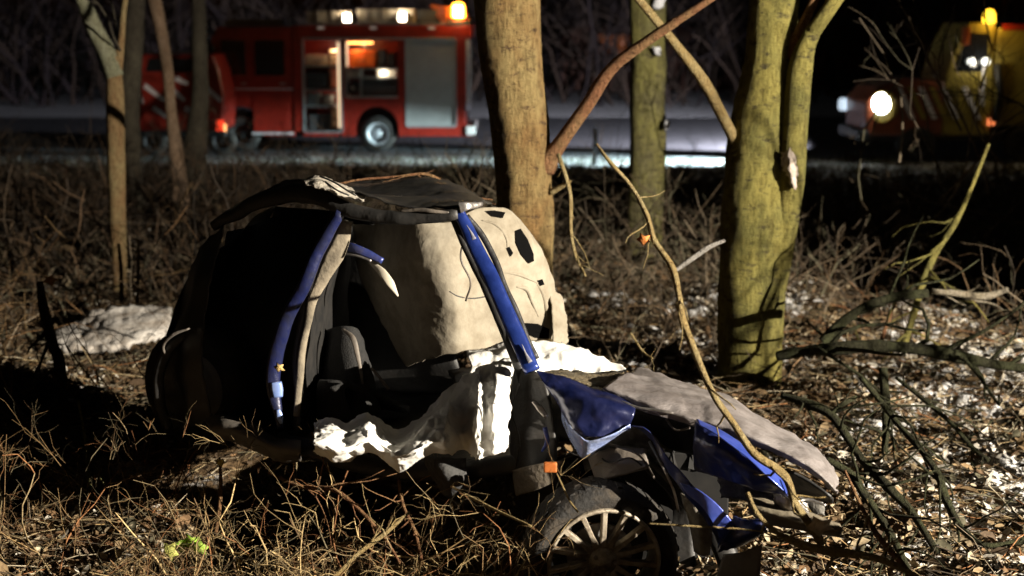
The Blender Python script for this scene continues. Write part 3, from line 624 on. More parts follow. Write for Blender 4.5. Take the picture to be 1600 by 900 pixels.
def tree(name, path, rads, m, label, branches=(), amp=.085, n=48, seg=120, flare=True, grp=None, seed=0, top=3.0, cn=10, cr=.03):
    pts = PR(path); base = pts[-1].copy(); base.z = float(gz(base.x, base.y))-.0
    root = thing(name, base, label, 'tree', grp)
    # carry the stem on above the frame and down into the ground
    ptt = pts[0] + (pts[0]-pts[1]).normalized()*top
    foot = Vector((base.x, base.y, base.z-.12))
    P_ = [ptt]+pts+[foot] if pts[-1].z > base.z+.05 else [ptt]+pts[:-1]+[foot]
    rads = [rads[0]*.8]+list(rads)
    if len(rads) < len(P_): rads = rads+[rads[-1]*1.25]
    mb = MB(); limb(mb, P_, rads[:len(P_)], n, seg, amp, seed)
    mb.build('trunk', m, root, smooth=True)
    tips = [ptt]
    for bp, br, bm, ex in branches:
        q = PR(bp)
        if ex: q = q+[q[-1]+(q[-1]-q[-2]).normalized()*ex]; br = list(br)+[br[-1]*.6]; tips.append(q[-1])
        mb = MB(); limb(mb, q, br, 14, 60, .10, seed+3); mb.build('branch', bm, root, smooth=True)
    crown(root, tips, B_dark, cn, 2.4, cr)
    return root
# the big tree behind the wreck
t1 = tree('broadleaf_tree', [(792, -10, 9.9), (802, 120, 9.9), (815, 240, 9.9), (822, 330, 9.9), (826, 450, 9.9), (828, 600, 9.9)],
     [.195, .19, .185, .18, .165, .195, .30], B_tan, 'thick tan-barked tree standing right behind the car roof',
     [([(850, 262, 9.85), (872, 228, 9.8), (915, 168, 9.7), (955, 108, 9.6), (1000, 72, 9.5), (1050, 38, 9.4), (1115, -5, 9.3)], [.07, .045, .040, .036, .032, .028, .022], B_red, 2.0),
      ([(862, 300, 9.8), (880, 290, 9.75), (892, 283, 9.7)], [.02, .014, .006], B_twig, 0)], seed=1)
# tree with yellow-green bark on the right
t2 = tree('broadleaf_tree', [(1212, -10, 10.6), (1200, 120, 10.6), (1186, 240, 10.6), (1180, 360, 10.6), (1174, 480, 10.6), (1168, 590, 10.6)],
     [.17, .18, .215, .235, .23, .225, .26], B_moss, 'thick tree with bright yellow-green bark and a second stem grown against it',
     [([(1192, 640, 10.55), (1206, 500, 10.52), (1222, 400, 10.5), (1234, 300, 10.46), (1243, 200, 10.43), (1250, 110, 10.4), (1268, 55, 10.35), (1312, -10, 10.3)], [.05, .06, .075, .085, .085, .08, .055, .05], B_moss, 2.5),
      ([(1236, 90, 10.5), (1252, 45, 10.45), (1275, -5, 10.4)], [.06, .04, .03], B_red, 1.5),
      ([(1185, 300, 10.66), (1158, 240, 10.60), (1128, 180, 10.4), (1100, 128, 10.1), (1068, 85, 10.0), (1040, 50, 9.9), (995, -5, 9.8)], [.06, .042, .036, .034, .032, .028, .025], B_twig, 2.0)], seed=2)
sheet('bark_scar', [[P(1222, 238, 10.38), P(1234, 232, 10.32), P(1246, 242, 10.38)], [P(1220, 258, 10.35), P(1236, 262, 10.28), P(1248, 262, 10.35)], [P(1228, 282, 10.38), P(1240, 296, 10.32), P(1247, 292, 10.38)]],
      mat('pale_scar_wood', (.46, .39, .34), .8, col2=(.22, .18, .14), scale=20, bump=.6), t2, 18, 26, amp=.02, freq=14, thick=.006, edge=.02, amp2=-.03, freq2=12)
# tree between the two
t3 = tree('broadleaf_tree', [(1012, -10, 17.2), (1013, 120, 17.2), (1012, 240, 17.2), (1008, 330, 17.2), (1006, 410, 17.2)],
     [.19, .19, .195, .20, .21, .25], B_grey, 'grey-green tree trunk standing farther back between the two thick ones', [], seed=3)
for (a, b, s) in ((1030, 4, .075), (1026, 78, .05), (1041, 195, .04)):
    mb = MB(); c0 = P(a, b, 16.95); mb.lathe([(0, -.03), (s*.6, -.025), (s, 0), (s*.6, .02), (0, .03)], 12, Matrix.Translation(c0)); 
    mb.v = [tuple(Vector(v)+Vector((noise.noise(Vector(v)*20), 0, noise.noise(Vector(v)*23)))*.05) for v in mb.v]
    mb.build('snow_pad', mat('snow', (.75, .76, .8), .8, col2=(.6, .61, .65), scale=20, bump=.4), t3, smooth=True)
# saplings and dark trunks on the left
tree('forked_sapling', [(178, 95, 14.6), (180, 150, 14.6), (181, 230, 14.6), (183, 330, 14.6), (186, 400, 14.6), (187, 465, 14.6)],
     [.07, .085, .08, .078, .075, .07, .06], B_sap, 'slim pale tree on the left whose stem forks above the bonnet height',
     [([(180, 120, 14.6), (168, 85, 14.6), (150, 50, 14.6), (135, 15, 14.6), (120, -20, 14.6)], [.085, .085, .08, .07, .06], bark('lichen_bark', (.19, .19, .12), (.26, .26, .18), (.12, .1, .06), 2), 2.0),
      ([(183, 110, 14.6), (190, 60, 14.6), (193, 20, 14.6), (198, -15, 14.6)], [.05, .03, .026, .024], B_sap, 1.5)], n=20, seg=70, top=.05, cn=6, cr=.012)
tree('slender_tree', [(214, -10, 24), (208, 80, 24), (203, 160, 24), (203, 230, 24), (206, 300, 24)], [.14, .15, .15, .16, .17, .2], B_dark, 'dark slender tree just right of the forked sapling', n=18, seg=50)
tree('slender_tree', [(310, -10, 27), (312, 80, 27), (312, 160, 27), (306, 230, 27), (303, 295, 27)], [.12, .13, .15, .2, .24, .28], B_dark, 'dark tree with a broad foot in front of the stripe-tailed van', n=20, seg=50)
tree('slender_tree', [(240, -10, 22), (252, 50, 22), (262, 110, 22), (268, 180, 22), (280, 285, 22)], [.09, .09, .08, .08, .12, .16], bark('pinkish_bark', (.20, .13, .08), (.26, .18, .12), (.1, .07, .05), 2), 'thin reddish leaning tree left of the broad-footed dark one', n=16, seg=50)

# ------------------------------------------------------------------ fallen branches and bramble stems, each one a thing
def stick(name, path, rads, m, label, cat, grp=None, twigs=0, tl=.3, seed=0, n=9, amp=.24, tgrav=0):
    pts = PR(path); base = min(pts, key=lambda q: q.z)
    root = thing(name, base.copy(), label, cat, grp)
    mb = MB(); limb(mb, pts, rads, n, max(30, 10*len(pts)), amp, seed); mb.build('stem', m, root, smooth=True)
    if twigs:
        twigs = int(twigs*1.7); c = catmull(pts, 60); k = rng.integers(4, 58, twigs); st = c[k]; d = (c[np.minimum(k+1, 59)]-c[k-1]); d /= np.linalg.norm(d, axis=1, keepdims=True)
        d = d+rng.normal(0, .7, (twigs, 3)); A0 = walks(st, d, rng.uniform(.4, 1.2, twigs)*tl, 6, .5, tgrav)
        rr = np.interp(k, np.linspace(0, 59, len(rads)), rads)*.42
        for i in range(twigs):
            mb = MB(); mb.tube([Vector(q) for q in A0[i]], list(rr[i]*np.linspace(1, .4, 6)), 5); mb.build('twig', m, root, smooth=True)
    return root
FB = 'fallen branches on the right'
stick('fallen_branch', [(1215, 556, 9.6), (1260, 548, 9.5), (1310, 544, 9.4), (1370, 540, 9.4), (1440, 546, 9.3), (1510, 560, 9.3), (1560, 570, 9.3), (1640, 580, 9.2)], [.03, .034, .04, .04, .036, .034, .028, .025], B_mossdark, 'thick dark mossy branch lying level from the foot of the yellow-green tree', 'branch', FB, 7, .7)
stick('fallen_branch', [(1285, 535, 9.6), (1315, 505, 9.6), (1350, 480, 9.6), (1400, 464, 9.6), (1450, 458, 9.6)], [.035, .034, .03, .028, .022], B_mossdark, 'dark arched branch rising just above the level mossy one', 'branch', FB, 4, .5)
stick('fallen_branch', [(1455, 455, 10.6), (1500, 459, 10.6), (1540, 463, 10.6), (1575, 452, 10.6)], [.02, .022, .026, .015], bark('pale_dry_bark', (.34, .29, .2), (.42, .37, .28), (.18, .15, .1), 3), 'short pale dry branch end beside the dark arched one', 'branch', FB, 2, .3)
stick('fallen_branch', [(1222, 618, 7.9), (1260, 630, 7.8), (1298, 648, 7.7), (1325, 685, 7.6), (1350, 722, 7.5), (1385, 758, 7.3), (1420, 795, 7.2), (1450, 840, 7.0), (1490, 905, 6.9)], [.016, .02, .022, .02, .02, .02, .018, .017, .015], B_mossdark, 'long dark bent branch running down from beside the bonnet to the bottom edge', 'branch', FB, 9, .45)
stick('fallen_branch', [(1298, 648, 7.7), (1316, 632, 7.7), (1338, 620, 7.75)], [.016, .012, .008], B_mossdark, 'stubby dark side branch pointing up beside the bonnet', 'branch', FB, 2, .2)
stick('fallen_branch', [(1345, 590, 7.9), (1380, 632, 7.8), (1405, 665, 7.7), (1440, 705, 7.5), (1465, 740, 7.4), (1480, 785, 7.3), (1505, 828, 7.1), (1545, 852, 7.0), (1610, 840, 7.0)], [.012, .016, .018, .018, .02, .018, .016, .014, .012], B_mossdark, 'dark branch bending through the bright leaves at the right edge', 'branch', FB, 10, .5)
stick('fallen_branch', [(1292, 718, 7.0), (1330, 742, 6.95), (1352, 775, 6.9), (1380, 815, 6.8), (1405, 860, 6.7), (1425, 905, 6.7)], [.014, .018, .02, .018, .016, .014], B_mossdark, 'dark branch leaving the tip of the torn bonnet downwards', 'branch', FB, 7, .4)
stick('fallen_branch', [(1400, 590, 9.0), (1450, 630, 8.8), (1490, 665, 8.6), (1520, 700, 8.5), (1545, 720, 8.4)], [.01, .014, .014, .012, .01], B_mossdark, 'thin dark branch on the bright snowy leaves', 'branch', FB, 5, .4)
stick('fallen_branch', [(1380, 575, 8.6), (1385, 650, 8.5), (1382, 710, 8.4)], [.02, .028, .022], B_mossdark, 'short stub standing upright among the fallen branches', 'branch', FB, 3, .3)
stick('young_stem', [(1545, 225, 11.4), (1515, 300, 11.3), (1490, 352, 11.2), (1462, 395, 11.2), (1442, 440, 11.1), (1428, 490, 11.0), (1412, 540, 11)], [.012, .018, .026, .024, .026, .024, .026], B_moss, 'yellow leaning young stem rising in front of the dark thicket at right', 'sapling', None, 8, .5)
stick('young_stem', [(1400, 470, 11.2), (1388, 500, 11.1), (1378, 530, 11)], [.012, .016, .016], B_red, 'short brown stem leaning beside the yellow young stem', 'sapling', None, 3, .3)
BR = 'thin stems in front of the wreck'
stick('bramble_stem', [(932, 225, 6.15), (952, 252, 6.1), (985, 290, 6.1), (1010, 335, 6.05), (1022, 375, 6.0), (1050, 418, 5.95), (1060, 460, 5.9), (1068, 505, 5.9), (1082, 540, 5.85), (1098, 580, 5.85), (1118, 622, 5.8), (1145, 660, 5.8), (1178, 708, 5.75), (1225, 742, 5.75), (1242, 785, 5.7), (1262, 815, 5.7), (1285, 850, 5.7)],
      [.006, .007, .008, .009, .010, .012, .011, .014, .012, .012, .013, .013, .015, .016, .015, .015, .016], B_twig, 'long pale bent stem leaning across the torn bonnet up past the middle tree', 'stem', BR, 8, .22, n=10)
stick('bramble_stem', [(1056, 422, 5.95), (1080, 405, 6.0), (1108, 386, 6.1), (1132, 376, 6.15)], [.007, .008, .008, .006], bark('grey_stick', (.3, .28, .25), (.38, .36, .33), (.2, .18, .16), 3), 'short grey stick branching off the long pale stem', 'stem', BR, 1, .1)
stick('bramble_stem', [(1168, 770, 5.65), (1182, 800, 5.6), (1210, 830, 5.6), (1255, 852, 5.55), (1300, 862, 5.55), (1350, 868, 5.5), (1390, 880, 5.5), (1440, 905, 5.45)], [.009, .011, .013, .018, .018, .014, .013, .011], B_twig, 'thick pale twig crossing low in front of the bumper', 'stem', BR, 6, .2)
stick('bramble_stem', [(1320, 735, 5.9), (1345, 790, 5.8), (1370, 835, 5.7), (1400, 870, 5.6), (1420, 893, 5.5)], [.006, .008, .01, .011, .009], B_red, 'reddish twig meeting the thick pale one at lower right', 'stem', BR, 3, .15)
stick('bramble_stem', [(1012, 818, 5.75), (1080, 822, 5.7), (1150, 826, 5.7), (1200, 832, 5.7)], [.003, .004, .004, .003], B_twig, 'thin straight straw across the blue bumper corner', 'stem', BR)
stick('bramble_stem', [(872, 240, 8.8), (890, 300, 8.8), (892, 360, 8.8), (900, 400, 8.8), (915, 432, 8.8)], [.012, .012, .01, .009, .006], B_twig, 'thin twig hanging beside the right edge of the thick tan tree', 'stem', BR, 4, .25)
stick('bramble_stem', [(985, 520, 7.6), (1005, 550, 7.55), (1020, 560, 7.5)], [.006, .007, .004], B_twig, 'small twig above the tip of the white sheet', 'stem', BR, 2, .1)
stick('bramble_stem', [(870, 740, 6.2), (890, 782, 6.15), (903, 800, 6.1)], [.003, .004, .004], B_twig, 'straw leaning on the front tyre under the indicator', 'stem', BR)
stick('bramble_stem', [(705, 760, 6.4), (760, 790, 6.2), (830, 822, 6.0)], [.005, .006, .004], B_twig, 'pale twig pointing at the front wheel from the left', 'stem', BR, 2, .12)
stick('dead_stalk', [(343, 715, 7.0), (345, 760, 7.0), (342, 800, 7.0), (334, 850, 7.0), (322, 905, 7.0)], [.006, .008, .009, .010, .012], B_red, 'brown upright stalk with a yellow bud left of the wreck', 'stalk')
stick('dead_stalk', [(122, 625, 7.9), (134, 690, 7.8), (138, 740, 7.7), (145, 790, 7.6), (150, 845, 7.5)], [.006, .009, .012, .012, .013], B_grey, 'grey upright stalk standing behind the log at the left', 'stalk', None, 4, .3)
stick('dead_stalk', [(62, 440, 9.5), (68, 480, 9.5), (80, 530, 9.4), (95, 575, 9.3), (100, 640, 9.2)], [.02, .03, .035, .035, .03], B_dark, 'black bent stalk left of the pale snowy slab', 'stalk', None, 5, .3)
stick('dead_stalk', [(185, 380, 13), (189, 420, 13), (190, 470, 13)], [.012, .016, .018], B_sap, 'orange stalk at the foot of the forked sapling', 'stalk')
stick('dead_stalk', [(216, 375, 13), (216, 420, 13), (214, 480, 13)], [.010, .014, .014], B_sap, 'orange stalk a little right of the forked sapling', 'stalk')
stick('bramble_stem', [(520, 290, 8.2), (560, 281, 8.2), (620, 276, 8.2), (665, 272, 8.2), (700, 288, 8.2), (745, 308, 8.2), (770, 312, 8.2)], [.005, .006, .007, .008, .007, .006, .004], B_red, 'orange arched twig lying over the car roof', 'stem', BR, 3, .15)
stick('bramble_stem', [(420, 738, 6.7), (470, 760, 6.6), (520, 765, 6.5), (560, 795, 6.4), (600, 840, 6.3), (625, 880, 6.2)], [.008, .009, .010, .009, .008, .006], B_red, 'long orange-brown twig arching below the white sheet', 'stem', BR, 6, .3)
stick('bramble_stem', [(520, 905, 6.1), (560, 865, 6.2), (600, 835, 6.3), (640, 800, 6.4)], [.009, .010, .010, .006], B_twig, 'straw-coloured twig rising from the bottom edge', 'stem', BR, 5, .25)
stick('bramble_stem', [(622, 745, 6.9), (630, 790, 6.7), (648, 830, 6.6), (660, 880, 6.5)], [.008, .010, .010, .008], B_red, 'upright red-brown twig touching the lowest corner of the white sheet', 'stem', BR, 5, .25)
lg = stick('fallen_log', [(-60, 818, 7.15), (0, 832, 7.1), (60, 843, 7.05), (130, 853, 7.0), (180, 868, 6.95), (225, 895, 6.9)], [.05, .05, .048, .046, .044, .035], B_red, 'brown fallen log in the lower left corner', 'log', None, 3, .25, n=16)
# leaves one can pick out
def leaf(px, py, d, size, col, label, name='leaf', rot=(0, 0, 0), col2=None):
    mb = MB(); pts = []
    for i in range(10):
        w = 2*math.pi*i/10; r = size*(1+.28*math.cos(5*w))*(.9+.2*random.random()); pts.append((r*math.cos(w), .25*size*math.cos(2*w), r*math.sin(w)*.85))
    mb.v = [(0, -.15*size, 0)]+pts; mb.f = [(0, 1+i, 1+(i+1) % 10) for i in range(10)]
    mb.xf(Matrix.Translation(P(px, py, d)) @ Matrix.Rotation(rot[0], 4, 'X') @ Matrix.Rotation(rot[1], 4, 'Y'))
    o = mb.build(name, mat('leaf_%d_%d' % (px, py), col, .7, col2=col2 or tuple(c*.6 for c in col), scale=40, bump=.4), smooth=True, solid=.003)
    return tag(o, label, 'leaf')
leaf(1006, 374, 6.0, .026, (.55, .18, .03), 'curled orange leaf hanging on the long pale stem', 'dead_leaf', (.3, .5, 0))
leaf(345, 722, 6.98, .022, (.55, .42, .12), 'yellow bud at the top of the brown upright stalk', 'seed_bud', (.2, .2, 0))
leaf(436, 574, 6.9, .022, (.55, .38, .14), 'small straw leaf caught on the door pillar', 'dead_leaf', (.1, .6, 0))
leaf(78, 437, 9.4, .04, (.5, .26, .08), 'orange leaf on the black bent stalk', 'dead_leaf', (.3, .1, 0))
leaf(100, 777, 7.7, .03, (.55, .36, .22), 'pale leaf lit behind the log', 'dead_leaf', (.3, .1, 0))
for i, (a, b, c_) in enumerate(((280, 852, (.32, .62, .04)), (300, 846, (.40, .66, .06)), (312, 856, (.3, .45, .05)), (266, 862, (.5, .5, .12)))):
    leaf(a, b, 6.6-.02*i, .040, c_, ['green ivy leaf, the left middle one of the bright cluster', 'green ivy leaf at the top of the bright cluster by the stalk', 'green ivy leaf, rightmost of the cluster and nearest the stalk', 'yellowish leaf at the left end of the ivy cluster'][i], 'ivy_leaf', (.5-.2*i, .5*i, 0))
for a, b, d, s, c_, lb in ((1282, 822, 5.62, .045, (.5, .4, .27), 'big pale dead leaf at the bottom end of the long bent stem'),):
    leaf(a, b, d, s, c_, lb, 'dead_leaf', (.3, .4, 0))

# ------------------------------------------------------------------ leaf litter
leafmat = vcol_mat('leaf_litter_colours')
def litter(name, n, xr, yr, size, label, snow=0.1, lift=.03):
    y = rng.uniform(yr[0]**.5, yr[1]**.5, n)**2; x = rng.uniform(-1, 1, n)*(.37*y+.6) if xr is None else rng.uniform(xr[0], xr[1], n)
    if yr[0] < 10:
        dark = ((x > -1.25) & (x < .75) & (y < 8.2)) | ((x < -1.0) & (x > -3.2) & (y > 7.45) & (y < 9.6))
        keep = ~dark | (rng.uniform(0, 1, n) < .22); x, y = x[keep], y[keep]; n = len(x)
    z = gz(x, y)+rng.uniform(0, lift, n)
    s = size*rng.uniform(.5, 1.4, n)
    # folded leaf: 6 points, two halves
    T = np.array([[-1, 0, .15], [-.35, .45, .3], [.5, .38, .25], [1, 0, .1], [.5, -.38, .28], [-.35, -.45, .32]])
    ang = rng.uniform(0, 6.283, n); tilt = rng.normal(0, .55, (n, 2))
    L_ = T[None]*s[:, None, None]; L_ = np.repeat(L_, 1, 0)
    L_[:, :, 2] *= rng.uniform(-.8, 1.6, (n, 1))
    cx, sx = np.cos(tilt[:, 0]), np.sin(tilt[:, 0]); y2 = L_[..., 1]*cx[:, None]-L_[..., 2]*sx[:, None]; z2 = L_[..., 1]*sx[:, None]+L_[..., 2]*cx[:, None]
    cx, sx = np.cos(tilt[:, 1]), np.sin(tilt[:, 1]); x3 = L_[..., 0]*cx[:, None]+z2*sx[:, None]; z3 = -L_[..., 0]*sx[:, None]+z2*cx[:, None]
    ca, sa = np.cos(ang), np.sin(ang)
    V = np.stack([x3*ca[:, None]-y2*sa[:, None]+x[:, None], x3*sa[:, None]+y2*ca[:, None]+y[:, None], z3+z[:, None]+.01], -1).reshape(-1, 3)
    b = np.arange(n)[:, None]*6
    Q_ = np.concatenate([b+np.array([[0, 1, 2, 3]]), b+np.array([[0, 3, 4, 5]])])
    pal = np.array([(.20, .135, .07), (.28, .20, .11), (.14, .09, .05), (.38, .30, .19), (.20, .12, .06), (.42, .35, .24), (.10, .07, .045), (.12, .11, .07)])
    c = pal[rng.integers(0, len(pal), n)]*rng.uniform(.6, 1.2, (n, 1))
    nz_ = np.sin(2.1*x+.7*y)*np.sin(1.6*y-1.1*x)+.5*np.sin(6*x+3*y)*np.sin(5*y)
    pr = snow*np.clip(.5+.9*nz_, 0, 2)*np.clip(.35+.6*(x-.2), .25, 2.6)
    fr = rng.uniform(0, 1, n) < pr
    c[(x < -1.4) & (y > 9)] *= .5; pr = np.where(x < 0, pr*.3, pr)  # leaves at left darkened to paint in the dim light there
    c[fr] = np.array([.58, .54, .46])*rng.uniform(.75, 1.1, (fr.sum(), 1))
    return tag(np_mesh(name, V, Q_, leafmat, np.repeat(c, 6, 0), 'stuff'), label, 'leaves')
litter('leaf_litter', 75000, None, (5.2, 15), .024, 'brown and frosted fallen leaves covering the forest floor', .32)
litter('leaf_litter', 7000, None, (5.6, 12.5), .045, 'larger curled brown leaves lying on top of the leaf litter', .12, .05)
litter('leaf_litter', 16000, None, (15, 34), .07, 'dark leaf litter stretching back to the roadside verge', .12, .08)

# ------------------------------------------------------------------ brushwood
brown = [(.22, .14, .065), (.30, .20, .09), (.15, .095, .05), (.34, .26, .14), (.26, .12, .05), (.12, .10, .06)]
dull = [(.10, .075, .05), (.15, .11, .07), (.07, .055, .04), (.2, .16, .11), (.12, .11, .07)]
def spots(n, yr, xr=None):
    y = rng.uniform(yr[0], yr[1], n); x = rng.uniform(-1, 1, n)*(.37*y+1.0) if xr is None else rng.uniform(xr[0], xr[1], n)
    return np.stack([x, y, gz(x, y)-.02], 1)
twigmat = vcol_mat('twig_colours')
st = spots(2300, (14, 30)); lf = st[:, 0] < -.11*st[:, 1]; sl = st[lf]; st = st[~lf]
thicket('brushwood', sl, rng.uniform(.5, 1.6, len(sl)), rng.uniform(.007, .016, len(sl)), 'brushwood behind the left saplings, dim light put into its dark colour', 'brushwood', palette=[(.04, .03, .022), (.055, .04, .026), (.03, .024, .018), (.08, .05, .028)], m=twigmat, kids=3, gen=2)  # darker palette stands in for the weak light at left
thicket('brushwood', st, rng.uniform(.5, 1.6, len(st))*np.interp(st[:, 1], [14, 22, 30], [1, .9, .5]), rng.uniform(.006, .014, len(st)), 'tangled dark brushwood between the trees and the road', 'brushwood', palette=dull, m=twigmat, kids=3, gen=2)
st = spots(600, (10.2, 16)); st = st[~((st[:, 0] > 1.9) & (st[:, 1] < 11.5))]; st = st[~((st[:, 1] < 12.4) & (st[:, 0] > -.31*st[:, 1]) & (st[:, 0] < -.19*st[:, 1]))]
thicket('brushwood', st, rng.uniform(.35, 1.0, len(st)), rng.uniform(.004, .009, len(st)), 'brown brambles growing behind the wreck', 'brushwood', palette=dull+brown[2:3], m=twigmat, kids=3, gen=2)
st = spots(170, (8.6, 13), (-4.8, -1.75)); st = st[~((st[:, 1] > 9.6) & (st[:, 1] < 12.4) & (st[:, 0] > -.31*st[:, 1]) & (st[:, 0] < -.19*st[:, 1]))]; thicket('brushwood', st, rng.uniform(.5, 1.3, len(st)), rng.uniform(.004, .009, len(st)), 'rusty brambles left of the wreck', 'brushwood', palette=[(.16, .09, .04), (.10, .065, .035), (.20, .13, .06), (.07, .05, .03)], m=twigmat, kids=4, gen=2, wob=.6, droop=.1)
st = spots(330, (5.9, 6.8), (-1.5, .05)); st[:, 2] = np.maximum(st[:, 2], -.22+.2*(rng.uniform(0, 1, len(st)) < .4)); thicket('brushwood', st, rng.uniform(.3, .75, len(st)), rng.uniform(.003, .0075, len(st)), 'tangle of straw and orange twigs under the door sill', 'brushwood', palette=brown+[(.45, .33, .16)]*3, m=twigmat, kids=4, gen=2, wob=.7, droop=.15)
st = spots(40, (6.9, 8.2), (-2.9, -1.2)); thicket('brushwood', st, rng.uniform(.25, .6, len(st)), rng.uniform(.003, .006, len(st)), 'thin dead stems behind the log at lower left', 'brushwood', palette=brown, m=twigmat, kids=3, gen=2, wob=.6, droop=.1)
st = spots(70, (6.6, 7.7), (-3.2, -1.2)); thicket('brushwood', st, rng.uniform(.35, .8, len(st)), rng.uniform(.003, .006, len(st)), 'tall bare brambles in the lower left corner', 'brushwood', palette=brown, m=twigmat, kids=4, gen=2, wob=.5, droop=.08)
st = spots(60, (6.3, 9.5), (1.5, 3.6)); thicket('brushwood', st, rng.uniform(.15, .4, len(st)), rng.uniform(.002, .005, len(st)), 'fine twigs lying in the snowy leaves at right', 'brushwood', palette=dull+brown, m=twigmat, kids=3, gen=1, up=.15, wob=.5, droop=.1)
st = spots(40, (5.6, 6.1), (.7, 1.4)); thicket('brushwood', st, rng.uniform(.15, .35, len(st)), rng.uniform(.002, .004, len(st)), 'short stems at the foot of the smashed bumper', 'brushwood', palette=brown, m=twigmat, kids=3, gen=1, up=.6)
hang = np.array([list(P(a, b, 14)) for a, b in ((1480, 300), (1530, 290), (1570, 330), (1440, 330), (1600, 250), (1360, 320), (1500, 240), (1560, 200))]*2)+rng.normal(0, .2, (16, 3))
thicket('brushwood', hang, rng.uniform(1.2, 2.4, 16), rng.uniform(.008, .014, 16), 'bare bush with criss-crossing twigs in front of the yellow truck', 'bush', palette=dull, m=twigmat, kids=4, gen=2, up=1.1, wob=.45, droop=.03, floor=False)
# verge grass
def grass(name, n, yr, h, label, pal):
    y = rng.uniform(*yr, n); x = rng.uniform(-1, 1, n)*(.36*y+1); z = gz(x, y)
    d = rng.normal(0, .45, (n, 3)); d[:, 2] = 1
    A0 = walks(np.stack([x, y, z], 1), d, rng.uniform(.4, 1, n)*h, 4, .3, .1); R0 = np.full((n, 1), .012)*np.linspace(1, .2, 4)[None]
    V, Q_ = tubes_np(A0, R0); p = np.array(pal); c = p[rng.integers(0, len(p), n)]*rng.uniform(.6, 1.2, (n, 1))
    return tag(np_mesh(name, V, Q_, twigmat, np.repeat(c, 12, 0), 'stuff'), label, 'grass')
grass('verge_grass', 7000, (31.5, 36.4), .15, 'frosted grass on the roadside verge', [(.10, .13, .06), (.16, .17, .09), (.5, .52, .5), (.6, .62, .62), (.13, .10, .06)])
def straw(n, xr, yr, label):
    y = rng.uniform(*yr, n); x = rng.uniform(*xr, n); d = rng.normal(0, 1, (n, 3)); d[:, 2] *= .12
    A0 = walks(np.stack([x, y, gz(x, y)+rng.uniform(.01, .06, n)], 1), d, rng.uniform(.08, .35, n), 4, .25, 0)
    gg = gz(A0[..., 0], A0[..., 1])+.012; A0[..., 2] = np.maximum(A0[..., 2], gg)
    R0 = rng.uniform(.0015, .004, (n, 1))*np.ones((1, 4)); V, Q_ = tubes_np(A0, R0); p = np.array(brown+dull+[(.42, .33, .19), (.5, .43, .3)]); c = p[rng.integers(0, len(p), n)]
    tag(np_mesh('straw_litter', V, Q_, twigmat, np.repeat(c, 12, 0), 'stuff'), label, 'straw')
straw(5000, (1.0, 4.6), (6.2, 13.5), 'dry grass stalks strewn over the frosted leaves at right')
straw(2600, (-3.6, -.6), (6.2, 11), 'dry grass stalks strewn over the leaves at lower left')
# snowy slab on the left
tag(sheet('snow_patch', [[P(88, 520, 11.90), P(120, 505, 12.00), P(165, 490, 12.09), P(215, 485, 12.18), P(264, 487, 12.18)],
       [P(84, 534, 11.62), P(130, 530, 11.58), P(175, 520, 11.53), P(222, 512, 11.62), P(266, 505, 11.81)],
       [P(95, 550, 11.44), P(135, 549, 11.39), P(180, 540, 11.35), P(225, 532, 11.44), P(255, 522, 11.62)]],
      mat('dirty_snow', (.5, .47, .43), .9, col2=(.22, .17, .12), scale=5, bump=.7, bscale=30, contrast=(.45, .7)), None, 50, 26, amp=.05, freq=4, thick=.05, edge=.03, amp2=.02, freq2=16),
    'pale slab of snow-dusted leaves lying left of the wreck', 'snow')

for k, (x0, y0_, h_, r_) in enumerate(((5.0, 5.5, 2.6, .03), (6.2, 5.2, 2.9, .035), (4.4, 6.6, 2.0, .025), (5.7, 6.8, 2.4, .03))):
    g_ = float(gz(x0, y0_)); tr_ = thing('bare_sapling', (x0, y0_, g_), ['bare sapling beyond the right edge, nearest the front of the wreck', 'tallest bare sapling beyond the right edge', 'shortest bare sapling beyond the right edge', 'bare sapling beyond the right edge, second nearest the big trees'][k], 'sapling')
    mb = MB(); limb(mb, [(x0, y0_, g_-.1), (x0+.1, y0_+.05, g_+h_*.4), (x0-.05, y0_, g_+h_*.8)], [r_, r_*.8, r_*.5], 10, 30, .1, k); mb.build('trunk', B_dark, tr_, smooth=True)
    crown(tr_, [Vector((x0+.08, y0_+.03, g_+h_*t)) for t in (.25, .4, .55, .7, .8)], B_dark, 9, h_*.55, .014)
n = 11000; x = np.where(rng.uniform(0, 1, n) < .72, rng.uniform(4.55, 7.0, n), rng.uniform(7, 9.5, n)); y = rng.uniform(11.6, 13.2, n); z = gz(x, y)+rng.uniform(0, 4.6, n)
T6 = np.array([[-1, 0, 0], [0, .6, .15], [1, 0, 0], [0, -.6, .1]])*.13
q = rng.normal(0, 1, (n, 3, 3)); q, _r = np.linalg.qr(q); Vh = np.einsum('kj,nij->nki', T6, q)+np.stack([x, y, z], 1)[:, None]
ev = thing('light_blocking_thicket', (7, 12.4, float(gz(7, 12.4))), 'dense dark evergreen bushes added just beyond the right edge to block the floodlight', 'bushes')  # bushes added to keep the floodlight off the vehicles on the road
o = np_mesh('foliage', Vh.reshape(-1, 3)-np.array(ev.location), np.arange(n*4).reshape(n, 4), mat('evergreen_leaf', (.03, .045, .02), .7, col2=(.05, .07, .03), scale=5), None, 'stuff'); o.parent = ev
for k in range(6):
    mb = MB(); x0 = 4.9+.85*k; g_ = float(gz(x0, 12.4)); limb(mb, [(x0, 12.4, g_-.1), (x0+.1, 12.3, g_+2), (x0+.2, 12.5, g_+4.2)], [.06, .04, .015], 8, 16, .1); mb.build('stem', B_dark, ev, smooth=True)
n = 2600; y = rng.uniform(6.4, 15, n); x = rng.uniform(.9, 1, n)*0+rng.uniform(.75, 5.2, n); keep = (np.sin(2.1*x+.7*y)*np.sin(1.6*y-1.1*x)+.5*np.sin(6*x+3*y)*np.sin(5*y)+rng.normal(0, .35, n)) > .05
